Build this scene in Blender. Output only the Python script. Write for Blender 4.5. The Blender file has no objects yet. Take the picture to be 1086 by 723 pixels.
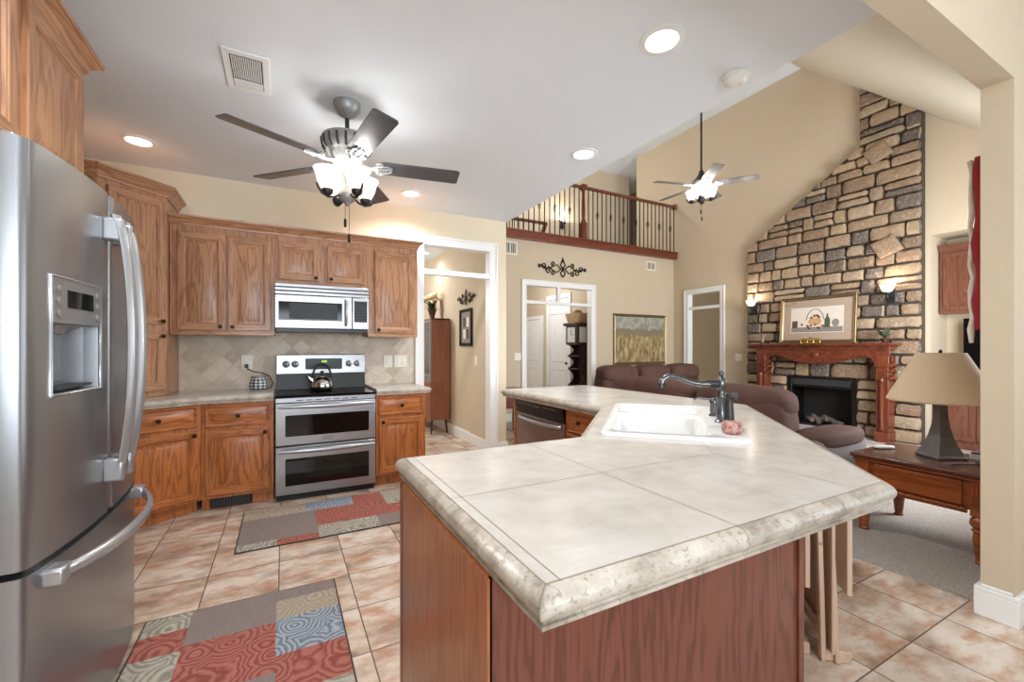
import bpy, bmesh, math, random
from mathutils import Vector, Matrix
PI = math.pi
rnd = random.Random(7)
COL = bpy.context.scene.collection

# ------------------------------------------------------------------ camera
CAM_H = 1.33
cd = bpy.data.cameras.new('camera'); cam = bpy.data.objects.new('camera', cd); COL.objects.link(cam)
cd.sensor_width = 36.0; cd.lens = 457.0/1086*36; cd.shift_y = 7.5/1086
cd.clip_start = 0.05; cd.clip_end = 100
cam.location = (0, 0, CAM_H); cam.rotation_euler = (PI/2, 0, -math.radians(28.0))
bpy.context.scene.camera = cam

# ------------------------------------------------------------------ world, light, exposure
sc = bpy.context.scene
sc.view_settings.view_transform = 'Standard'; sc.view_settings.look = 'None'
sc.view_settings.exposure = 0.25; sc.view_settings.gamma = 1.0
sc.view_settings.use_curve_mapping = False
w = bpy.data.worlds.new('world'); sc.world = w; w.use_nodes = True
bg = w.node_tree.nodes['Background']; bg.inputs[0].default_value = (0.86, 0.93, 1.0, 1); bg.inputs[1].default_value = 1.0

def light(name, kind, loc, power, color=(1, 1, 1), rot=(0, 0, 0), size=None, size_y=None, spot=None, blend=.6):
    l = bpy.data.lights.new(name, kind); l.energy = power; l.color = color
    if kind == 'AREA':
        l.size = size
        if size_y: l.shape = 'RECTANGLE'; l.size_y = size_y
        else: l.shape = 'DISK'
    elif size: l.shadow_soft_size = size
    if kind == 'SPOT': l.spot_size = spot; l.spot_blend = blend
    o = bpy.data.objects.new(name, l); COL.objects.link(o); o.location = loc; o.rotation_euler = rot
    return o
WARM = (1.0, .90, .76); NEUT = (.975, .985, 1.0); DAY = (.93, .97, 1.0)
P_CAN, P_FAN, P_FAN2 = 26, 3.2, 8
# kitchen and breakfast window lights are added for brightness; the living window has the valance
light('added_kitchen_daylight', 'AREA', (0.3, -2.55, 1.6), 150, (.80, .90, 1), (PI/2+.75, 0, 0), 3.0, 1.7)
light('added_breakfast_daylight', 'AREA', (4.5, -.9, 1.5), 14, (.80, .90, 1), (PI/2+.5, 0, PI/2), 2.2, 1.8)
light('daylight_living_window', 'AREA', (5.7, .87, 1.75), 190, (.88, .94, 1), (PI/2, 0, 0), 2.0, 1.6)

light('hall_fill_light', 'POINT', (4.6, 8.4, 2.7), 45, NEUT, size=.12); light('dining_fill_light', 'POINT', (.6, 7.2, 2.2), 70, NEUT, size=.15); light('loft_fill_light', 'POINT', (5.0, 8.0, 5.7), 60, NEUT, size=.15)  # added fill lights with no fixtures, brightening hall, dining room and loft
# two added spots above the frame, without fixtures, to brighten the kitchen
for x, y in ((-.05, 1.5), (-.35, 1.2)): light('lamp', 'SPOT', (x, y, 2.90), 40, NEUT, (0, 0, 0), .06, None, 2.7, .8)
# ------------------------------------------------------------------ materials
def lin(c):
    r = []
    for v in c:
        v /= 255.0
        r.append(v/12.92 if v <= .04045 else ((v+.055)/1.055)**2.4)
    return (r[0], r[1], r[2], 1)
class NT:
    def __init__(s, name):
        s.m = bpy.data.materials.new(name); s.m.use_nodes = True; s.t = s.m.node_tree
        s.b = s.t.nodes['Principled BSDF']
    def n(s, typ, **kw):
        nd = s.t.nodes.new(typ)
        for k, v in kw.items():
            if k in nd.inputs and not hasattr(nd, k): nd.inputs[k].default_value = v
            else: setattr(nd, k, v)
        return nd
    def l(s, a, b): s.t.links.new(a, b)
    def math(s, op, a, b=None, c=None):
        nd = s.t.nodes.new('ShaderNodeMath'); nd.operation = op
        for i, v in enumerate((a, b, c)):
            if v is None: continue
            if isinstance(v, (int, float)): nd.inputs[i].default_value = v
            else: s.l(v, nd.inputs[i])
        return nd.outputs[0]
    def mix(s, f, a, b, typ='MIX'):
        nd = s.t.nodes.new('ShaderNodeMix'); nd.data_type = 'RGBA'; nd.blend_type = typ
        for i, v in ((0, f), (6, a), (7, b)):
            if isinstance(v, (int, float)): nd.inputs[i].default_value = v
            elif isinstance(v, tuple): nd.inputs[i].default_value = v
            else: s.l(v, nd.inputs[i])
        return nd.outputs[2]
    def ramp(s, f, stops):
        nd = s.t.nodes.new('ShaderNodeValToRGB'); e = nd.color_ramp.elements
        while len(e) < len(stops): e.new(.5)
        for el, (p, c) in zip(e, stops): el.position = p; el.color = c
        s.l(f, nd.inputs[0]); return nd.outputs[0]
    def coord(s, scale=(1, 1, 1), rot=(0, 0, 0), loc=(0, 0, 0), jitter=False):
        tc = s.n('ShaderNodeTexCoord'); v = tc.outputs['Object']
        if jitter:
            oi = s.n('ShaderNodeObjectInfo'); ad = s.n('ShaderNodeVectorMath', operation='ADD')
            k = s.math('MULTIPLY', oi.outputs['Random'], 37.0); cb = s.n('ShaderNodeCombineXYZ')
            for i in range(3): s.l(k, cb.inputs[i])
            s.l(v, ad.inputs[0]); s.l(cb.outputs[0], ad.inputs[1]); v = ad.outputs[0]
        mp = s.n('ShaderNodeMapping'); mp.inputs['Scale'].default_value = scale
        mp.inputs['Rotation'].default_value = rot; mp.inputs['Location'].default_value = loc
        s.l(v, mp.inputs[0]); return mp.outputs[0]
    def noise(s, v, scale, detail=3, rough=.55):
        nd = s.n('ShaderNodeTexNoise'); nd.inputs['Scale'].default_value = scale
        nd.inputs['Detail'].default_value = detail; nd.inputs['Roughness'].default_value = rough
        s.l(v, nd.inputs['Vector']); return nd.outputs[0]
    def bump(s, h, strength=.2, dist=.01):
        nd = s.n('ShaderNodeBump'); nd.inputs['Strength'].default_value = strength; nd.inputs['Distance'].default_value = dist
        s.l(h, nd.inputs['Height']); s.l(nd.outputs[0], s.b.inputs['Normal'])
    def out(s, col, rough=.5, metal=0.0, spec=.5):
        for k, v in (('Base Color', col), ('Roughness', rough), ('Metallic', metal), ('Specular IOR Level', spec)):
            if isinstance(v, (int, float, tuple)): s.b.inputs[k].default_value = v
            else: s.l(v, s.b.inputs[k])
        return s.m

def plain(name, c, rough=.5, metal=0.0, var=.06, scale=20, bump=0, bscale=None, emit=None, estr=0, spec=.5):
    m = NT(name); v = m.coord(); f = m.noise(v, scale, 2)
    a = tuple(max(0, x*(1-var)) for x in lin(c)[:3])+(1,); b = tuple(min(1, x*(1+var)) for x in lin(c)[:3])+(1,)
    col = m.mix(f, a, b)
    if bump: m.bump(m.noise(v, bscale or scale*4, 3), bump, .004)
    if emit:
        m.b.inputs['Emission Color'].default_value = lin(emit); m.b.inputs['Emission Strength'].default_value = estr
    return m.out(col, rough, metal, spec)

def wood(name, dark, light_, axis='z', rough=.38, ring=64, freq=8.5, fine=.58, coat=.25):
    m = NT(name); i = 'xyz'.index(axis)
    s = [freq]*3; s[i] = freq*.11
    v = m.coord(tuple(s), jitter=True)
    n1 = m.noise(v, 1.0, 4, .5)
    rings = m.math('MULTIPLY_ADD', m.math('SINE', m.math('MULTIPLY', n1, ring)), .5, .5)
    rings = m.math('POWER', rings, 2.6)
    s2 = [170]*3; s2[i] = 4.5
    n2 = m.noise(m.coord(tuple(s2), jitter=True), 1.0, 2)
    s3 = [2.5]*3; s3[i] = .8
    n3 = m.noise(m.coord(tuple(s3), jitter=True), 1.0, 2)
    f = m.math('ADD', m.math('MULTIPLY', rings, 1-fine), m.math('MULTIPLY', n2, fine))
    f = m.math('ADD', f, m.math('MULTIPLY', m.math('SUBTRACT', n3, .5), .5))
    mid = tuple((a+b)/2 for a, b in zip(lin(dark), lin(light_)))
    c = m.ramp(f, [(.12, lin(light_)), (.5, mid), (.95, lin(dark))])
    m.bump(n2, .08, .002)
    m.b.inputs['Coat Weight'].default_value = coat; m.b.inputs['Coat Roughness'].default_value = .2
    return m.out(c, rough)

M = {}
M['ceiling'] = plain('ceiling_paint', (228, 233, 237), .9, var=.015, scale=6, bump=.25, bscale=90)
M['slope'] = plain('sloped_ceiling_warm_lit', (212, 201, 180), .9, var=.03, scale=2, bump=.25, bscale=90)  # white ceiling tinted tan, warm light put into its colour
M['wallk'] = plain('wall_paint_lit_kitchen', (224, 210, 183), .85, var=.03, scale=5, bump=.12, bscale=120)  # same wall paint made lighter, the kitchen's brightness put into the colour
M['wall'] = plain('wall_tan_paint', (204, 187, 161), .85, var=.03, scale=5, bump=.12, bscale=120)
M['trimw'] = plain('white_trim_paint', (238, 237, 234), .4, var=.01)
M['oak'] = wood('oak_vertical', (134, 88, 58), (196, 144, 104), 'z')
M['oakh'] = wood('oak_horizontal', (134, 88, 58), (196, 144, 104), 'x')
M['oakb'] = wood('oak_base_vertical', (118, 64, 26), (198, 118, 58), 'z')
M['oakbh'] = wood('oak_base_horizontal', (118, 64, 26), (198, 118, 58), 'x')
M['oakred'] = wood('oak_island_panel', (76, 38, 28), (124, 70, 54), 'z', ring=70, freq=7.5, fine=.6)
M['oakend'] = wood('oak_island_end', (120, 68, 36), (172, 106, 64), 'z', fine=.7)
M['oakniche'] = wood('oak_niche_brown', (84, 46, 32), (124, 76, 56), 'z', fine=.6)
M['mahog'] = wood('mahogany', (70, 30, 18), (128, 62, 36), 'y', rough=.3, ring=30)
M['mahogv'] = wood('mahogany_vertical', (70, 30, 18), (128, 62, 36), 'z', rough=.3, ring=30)
M['tablewood'] = wood('table_wood', (104, 50, 22), (160, 86, 44), 'y', rough=.28, ring=30)
M['tabletop'] = wood('table_top_wood', (58, 30, 22), (98, 56, 40), 'y', rough=.25, ring=30)
M['hutchwood'] = wood('hutch_wood', (110, 60, 34), (150, 88, 52), 'z', rough=.4, ring=20, fine=.7)
M['darkwood'] = wood('dark_walnut', (38, 22, 16), (66, 40, 28), 'z', rough=.4)
M['palewood'] = wood('pale_ash', (184, 152, 128), (216, 190, 166), 'z', rough=.5, ring=30, fine=.7)
M['boxwood'] = wood('box_wood', (150, 120, 84), (190, 160, 120), 'x', rough=.5)
M['railwood'] = wood('cherry_rail', (84, 36, 22), (128, 62, 40), 'x', rough=.35)
M['bronze'] = plain('dark_bronze', (58, 46, 38), .35, .9)
M['iron'] = plain('black_iron', (46, 38, 32), .5, .6)
M['pewter'] = plain('antique_pewter', (150, 150, 148), .42, .45, var=.3, scale=45)
M['pewterd'] = plain('dark_pewter', (62, 62, 62), .4, .7, var=.3, scale=40)
M['silverw'] = plain('brushed_white_silver', (160, 159, 156), .45, .5, var=.4, scale=60)
M['gun'] = plain('gunmetal_faucet', (104, 104, 106), .22, .95, var=.25, scale=30)
M['black'] = plain('black_plastic', (16, 16, 17), .35)
M['bglass'] = plain('black_glass', (10, 10, 11), .08, spec=.3)
M['ovenglass'] = plain('oven_window_glass', (16, 14, 12), .06, spec=.4)
M['dkgrey'] = plain('charcoal_grey', (52, 54, 56), .5)
M['white'] = plain('white_plastic', (236, 234, 228), .4)
M['ivory'] = plain('ivory_plate', (232, 226, 208), .4)
M['porc'] = plain('white_porcelain', (240, 240, 238), .12, var=.01)
M['chrome'] = plain('polished_steel', (200, 200, 200), .08, 1.0, var=.02)
M['silver'] = plain('silver_plastic', (150, 151, 153), .3, .55)
M['handle'] = plain('silver_handle', (176, 177, 179), .28, .7, var=.03)
M['shade'] = plain('lamp_shade_linen', (214, 192, 160), .8, var=.05, scale=60)
M['slate'] = plain('slate_lamp_base', (104, 101, 98), .45, .1, var=.3, scale=14)
M['leather'] = plain('brown_suede', (86, 62, 54), .8, var=.35, scale=5, spec=.2, bump=.15, bscale=60)
M['suede'] = plain('grey_brown_suede', (104, 94, 90), .75, var=.25, scale=6)
M['gold'] = plain('gold', (190, 150, 70), .3, .8)
M['frame'] = plain('bronze_gold_frame', (128, 106, 74), .35, .6, var=.3, scale=25)
M['mat_board'] = plain('taupe_mat_board', (178, 156, 136), .8)
M['print'] = plain('print_paper', (226, 214, 200), .7)
M['pred'] = plain('print_red', (132, 60, 48), .7); M['pgrn'] = plain('print_green', (74, 86, 62), .7)
M['pbrn'] = plain('print_brown', (96, 70, 50), .7); M['pgry'] = plain('print_grey', (140, 132, 124), .7)
M['pyel'] = plain('print_peach', (206, 160, 112), .7)
M['green'] = plain('leaf_green', (72, 84, 54), .6); M['petal'] = plain('cream_petal', (232, 214, 178), .7, var=.15)
M['petal2'] = plain('peach_petal', (216, 176, 128), .7, var=.15)
M['vase'] = plain('dark_red_vase', (72, 40, 34), .3)
M['paper'] = plain('paper', (228, 226, 222), .7); M['purple'] = plain('magazine_purple', (92, 56, 70), .4)
M['red'] = plain('red_cloth', (150, 34, 40), .8, var=.2, scale=30)
M['wcloth'] = plain('white_cloth', (232, 224, 216), .8)
M['clockface'] = plain('clock_face', (226, 226, 222), .4)
def m_opal(name, c, e):
    m = NT(name); v = m.coord(); m.out(m.mix(m.noise(v, 20, 2), lin(c), lin((250, 248, 244))), .35)
    m.b.inputs['Emission Color'].default_value = lin((255, 247, 236)); m.b.inputs['Emission Strength'].default_value = e
    tr = m.n('ShaderNodeBsdfTranslucent'); tr.inputs[0].default_value = lin((250, 246, 240)); mx = m.n('ShaderNodeMixShader'); mx.inputs[0].default_value = .6
    m.l(m.b.outputs[0], mx.inputs[1]); m.l(tr.outputs[0], mx.inputs[2]); m.l(mx.outputs[0], m.t.nodes['Material Output'].inputs[0]); return m.m
M['opal'] = m_opal('opal_glass_shade', (246, 244, 240), 1.3)
M['glow'] = plain('lit_frosted_glass', (250, 246, 240), .4, emit=(255, 246, 232), estr=.62, var=.01)
M['glow2'] = plain('lit_frosted_shade', (250, 240, 228), .4, emit=(255, 240, 220), estr=.7, var=.01)
M['bulb'] = plain('can_lamp_lens', (255, 255, 255), .4, emit=(255, 252, 245), estr=5.0, var=0)
M['screen'] = plain('green_digits', (20, 60, 10), .4, emit=(150, 230, 40), estr=.9)
M['brick_soot'] = plain('sooty_firebrick', (34, 32, 31), .8, var=.4, scale=12)
M['logs'] = plain('ceramic_log', (96, 84, 76), .9, var=.4, scale=18)
M['straw'] = plain('straw_ball', (150, 118, 84), .8, var=.2)

def m_steel():
    m = NT('brushed_stainless'); v = m.coord((220, 220, 2.0))
    f = m.noise(v, 1.0, 2); c = m.mix(f, lin((150, 152, 155)), lin((156, 158, 161)))
    r = m.math('MULTIPLY_ADD', f, .03, .27)
    return m.out(c, r, .85)
M['steel'] = m_steel()
def m_steelh():
    m = NT('brushed_stainless_horizontal'); v = m.coord((2.0, 220, 220))
    f = m.noise(v, 1.0, 2); c = m.mix(f, lin((158, 159, 161)), lin((184, 184, 186)))
    return m.out(c, m.math('MULTIPLY_ADD', f, .10, .26), .9)
M['steelh'] = m_steelh()
M['dsteel'] = plain('smoky_stainless', (150, 134, 130), .3, .7, var=.05)

def m_floor():
    m = NT('slate_look_tile'); T = .362
    g = m.n('ShaderNodeNewGeometry'); sp = m.n('ShaderNodeSeparateXYZ'); m.l(g.outputs['Position'], sp.inputs[0])
    fx = m.math('DIVIDE', m.math('ADD', sp.outputs[0], .02+T*20), T); fy = m.math('DIVIDE', m.math('ADD', sp.outputs[1], -3.045+T*30), T)
    def line(f): return m.math('LESS_THAN', m.math('SUBTRACT', .5, m.math('ABSOLUTE', m.math('SUBTRACT', m.math('FRACT', f), .5))), .008)
    grout = m.math('MAXIMUM', line(fx), line(fy))
    cb = m.n('ShaderNodeCombineXYZ'); m.l(m.math('FLOOR', fx), cb.inputs[0]); m.l(m.math('FLOOR', fy), cb.inputs[1])
    wn = m.n('ShaderNodeTexWhiteNoise'); m.l(cb.outputs[0], wn.inputs[0])
    off = m.n('ShaderNodeVectorMath', operation='SCALE'); m.l(wn.outputs['Color'], off.inputs[0]); off.inputs['Scale'].default_value = 30
    ad = m.n('ShaderNodeVectorMath', operation='ADD'); m.l(g.outputs['Position'], ad.inputs[0]); m.l(off.outputs[0], ad.inputs[1])
    mp = m.n('ShaderNodeMapping'); mp.inputs['Scale'].default_value = (3.0, 5.2, 1); m.l(ad.outputs[0], mp.inputs[0])
    n1 = m.noise(mp.outputs[0], 1.0, 6, .62); n2 = m.noise(mp.outputs[0], 2.2, 5, .6)
    c1 = m.ramp(n1, [(.30, lin((132, 106, 88))), (.42, lin((186, 160, 138))), (.53, lin((214, 196, 178))), (.68, lin((228, 216, 204)))])
    c2 = m.mix(m.ramp(n2, [(.5, (0, 0, 0, 1)), (.66, (.7, .7, .7, 1))]), c1, lin((186, 128, 90)))
    n3 = m.noise(mp.outputs[0], .9, 4, .6)
    c3 = m.mix(m.ramp(n3, [(.55, (0, 0, 0, 1)), (.7, (.6, .6, .6, 1))]), c2, lin((112, 98, 90)))
    c = m.mix(grout, c3, lin((104, 86, 72)))
    m.bump(m.math('SUBTRACT', m.math('MULTIPLY', n1, .3), grout), .35, .004)
    return m.out(c, m.math('MULTIPLY_ADD', grout, .4, .36))
M['tile'] = m_floor()
def m_carpet():
    m = NT('frieze_carpet'); v = m.coord(); n = m.noise(v, 150, 3, .7); n2 = m.noise(v, 6, 3)
    c = m.ramp(n, [(.32, lin((134, 122, 112))), (.5, lin((200, 190, 180))), (.68, lin((238, 232, 224)))])
    c = m.mix(m.math('MULTIPLY', n2, .4), c, lin((180, 168, 156)))
    m.bump(n, .9, .02); return m.out(c, .95)
M['carpet'] = m_carpet()
def m_counter():
    m = NT('polished_travertine'); v = m.coord(); n = m.noise(v, 5, 6, .6); n2 = m.noise(m.coord((3, 9, 3)), 2, 5, .6)
    c = m.ramp(n, [(.3, lin((186, 179, 170))), (.5, lin((201, 195, 187))), (.7, lin((211, 206, 199)))])
    c = m.mix(m.ramp(n2, [(.55, (0, 0, 0, 1)), (.75, (.5, .5, .5, 1))]), c, lin((186, 176, 162)))
    return m.out(c, .17)
M['counter'] = m_counter()
def m_edge():
    m = NT('pitted_travertine_nosing'); v = m.coord(); n = m.noise(v, 9, 6, .65); p = m.noise(v, 70, 3, .7)
    c = m.ramp(n, [(.34, lin((146, 134, 120))), (.48, lin((182, 171, 157))), (.66, lin((203, 194, 181)))])
    pit = m.ramp(p, [(.36, (1, 1, 1, 1)), (.44, (0, 0, 0, 1))])
    c = m.mix(m.math('MULTIPLY', pit, .5), c, lin((122, 112, 98)))
    m.bump(m.math('SUBTRACT', 1, pit), .4, .003); return m.out(c, .32)
M['edge'] = m_edge()
M['grout'] = plain('counter_grout', (150, 136, 118), .8)
def m_splash(rot, T):
    m = NT('tumbled_stone_tile'); g = m.coord((1, 1, 1), (0, rot, 0)); sp = m.n('ShaderNodeSeparateXYZ'); m.l(g, sp.inputs[0])
    fx = m.math('DIVIDE', m.math('ADD', sp.outputs[0], 20), T); fy = m.math('DIVIDE', m.math('ADD', sp.outputs[2], 20), T)
    def line(f): return m.math('LESS_THAN', m.math('SUBTRACT', .5, m.math('ABSOLUTE', m.math('SUBTRACT', m.math('FRACT', f), .5))), .03)
    gr = m.math('MAXIMUM', line(fx), line(fy))
    cb = m.n('ShaderNodeCombineXYZ'); m.l(m.math('FLOOR', fx), cb.inputs[0]); m.l(m.math('FLOOR', fy), cb.inputs[1])
    wn = m.n('ShaderNodeTexWhiteNoise'); m.l(cb.outputs[0], wn.inputs[0])
    n = m.noise(g, 14, 5, .6); f = m.math('ADD', m.math('MULTIPLY_ADD', wn.outputs[0], .42, .1), m.math('MULTIPLY', n, .5))
    c = m.ramp(f, [(.2, lin((168, 148, 128))), (.5, lin((202, 186, 166))), (.8, lin((216, 203, 185)))])
    c = m.mix(gr, c, lin((196, 184, 164))); m.bump(m.math('SUBTRACT', n, gr), .4, .004)
    return m.out(c, .55)
M['splash'] = m_splash(PI/4, .118); M['splash2'] = m_splash(0, .125)
def m_stone():
    m = NT('ledge_stone'); g = m.n('ShaderNodeNewGeometry'); v = m.coord()
    n = m.noise(v, 7, 6, .65); n2 = m.noise(v, 30, 5, .65)
    base = m.ramp(g.outputs['Random Per Island'], [(0, lin((118, 108, 100))), (.16, lin((92, 84, 78))), (.3, lin((150, 122, 96))), (.5, lin((186, 160, 126))), (.68, lin((150, 118, 92))), (.85, lin((196, 174, 144))), (1, lin((128, 104, 84)))])
    c = m.mix(m.math('MULTIPLY', n, .5), base, lin((112, 92, 76)))
    c = m.mix(m.ramp(n2, [(.52, (0, 0, 0, 1)), (.72, (.5, .5, .5, 1))]), c, lin((210, 196, 174)))
    m.bump(m.math('ADD', n, m.math('MULTIPLY', n2, .5)), .9, .03); return m.out(c, .85)
M['stone'] = m_stone(); M['mortar'] = plain('dark_mortar', (80, 68, 58), .95, var=.2)
def m_rug(name, a, b, swirl=True):
    m = NT(name); g = m.n('ShaderNodeNewGeometry'); v = g.outputs['Position']
    wv = m.noise(v, 260, 2, .7)
    if swirl:
        vo = m.n('ShaderNodeTexVoronoi'); vo.inputs['Scale'].default_value = 6.5; m.l(v, vo.inputs['Vector'])
        nz = m.noise(v, 14, 2); d = m.math('ADD', vo.outputs['Distance'], m.math('MULTIPLY', nz, .25))
        f = m.math('MULTIPLY_ADD', m.math('SINE', m.math('MULTIPLY', d, 46)), .5, .5); f = m.math('POWER', f, .8)
    else:
        mp = m.n('ShaderNodeMapping'); mp.inputs['Scale'].default_value = (160, 9, 1); m.l(v, mp.inputs[0]); f = m.noise(mp.outputs[0], 1, 3, .7)
    c = m.mix(f, lin(a), lin(b)); c = m.mix(m.math('MULTIPLY', wv, .25), c, lin((90, 80, 76)))
    m.bump(wv, .4, .004); return m.out(c, .95)
M['rred'] = m_rug('rug_rust', (138, 64, 52), (180, 108, 94)); M['rtaupe'] = m_rug('rug_taupe', (116, 100, 96), (156, 142, 134), False)
M['rsage'] = m_rug('rug_sage_cream', (140, 132, 114), (186, 180, 164)); M['rtan'] = m_rug('rug_tan', (158, 140, 120), (182, 166, 146))
M['rblue'] = m_rug('rug_blue_grey', (104, 114, 126), (168, 178, 188))
M['redge'] = plain('rug_binding', (70, 58, 54), .9)
def m_painting():
    m = NT('harvest_landscape_painting'); v = m.coord(); sp = m.n('ShaderNodeSeparateXYZ'); m.l(v, sp.inputs[0])
    n = m.noise(v, 9, 6, .7); n2 = m.noise(m.coord((14, 14, 5)), 1, 5, .7)
    z = m.math('ADD', sp.outputs[2], m.math('MULTIPLY', m.math('SUBTRACT', n, .5), .28))
    low = m.ramp(n2, [(.32, lin((84, 70, 48))), (.5, lin((158, 134, 92))), (.68, lin((204, 184, 140)))])
    sky = m.ramp(n, [(.35, lin((122, 128, 122))), (.6, lin((176, 172, 156)))])
    hill = lin((134, 122, 96))
    c = m.mix(m.ramp(z, [(.60, (0, 0, 0, 1)), (.64, (1, 1, 1, 1))]), low, hill)
    c = m.mix(m.ramp(z, [(.74, (0, 0, 0, 1)), (.78, (1, 1, 1, 1))]), c, sky)
    return m.out(c, .6)
M['painting'] = m_painting()
def m_glass():
    m = NT('cabinet_glass'); m.b.inputs['Transmission Weight'].default_value = .9; m.b.inputs['IOR'].default_value = 1.1
    return m.out(lin((235, 240, 240)), .02)
M['glass'] = m_glass()
def m_pattern():
    m = NT('black_white_lattice_ceramic'); v = m.coord((1, 1, 1)); tc = m.n('ShaderNodeTexCoord')
    sp = m.n('ShaderNodeSeparateXYZ'); m.l(tc.outputs['Object'], sp.inputs[0])
    an = m.math('MULTIPLY', m.math('ARCTAN2', sp.outputs[1], sp.outputs[0]), 6.0); zz = m.math('MULTIPLY', sp.outputs[2], 120)
    a = m.math('SINE', m.math('ADD', an, zz)); b = m.math('SINE', m.math('SUBTRACT', an, zz))
    f = m.math('GREATER_THAN', m.math('MULTIPLY', a, b), .08)
    return m.out(m.mix(f, lin((60, 66, 74)), lin((206, 208, 206))), .3)
M['lattice'] = m_pattern()
def m_candle():
    m = NT('mottled_pink_pumice'); v = m.coord(); n = m.noise(v, 55, 4, .7)
    c = m.ramp(n, [(.35, lin((96, 66, 72))), (.48, lin((176, 120, 112))), (.6, lin((206, 164, 150))), (.72, lin((120, 100, 110)))])
    m.bump(n, .5, .004); return m.out(c, .6)
M['pumice'] = m_candle()

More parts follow.
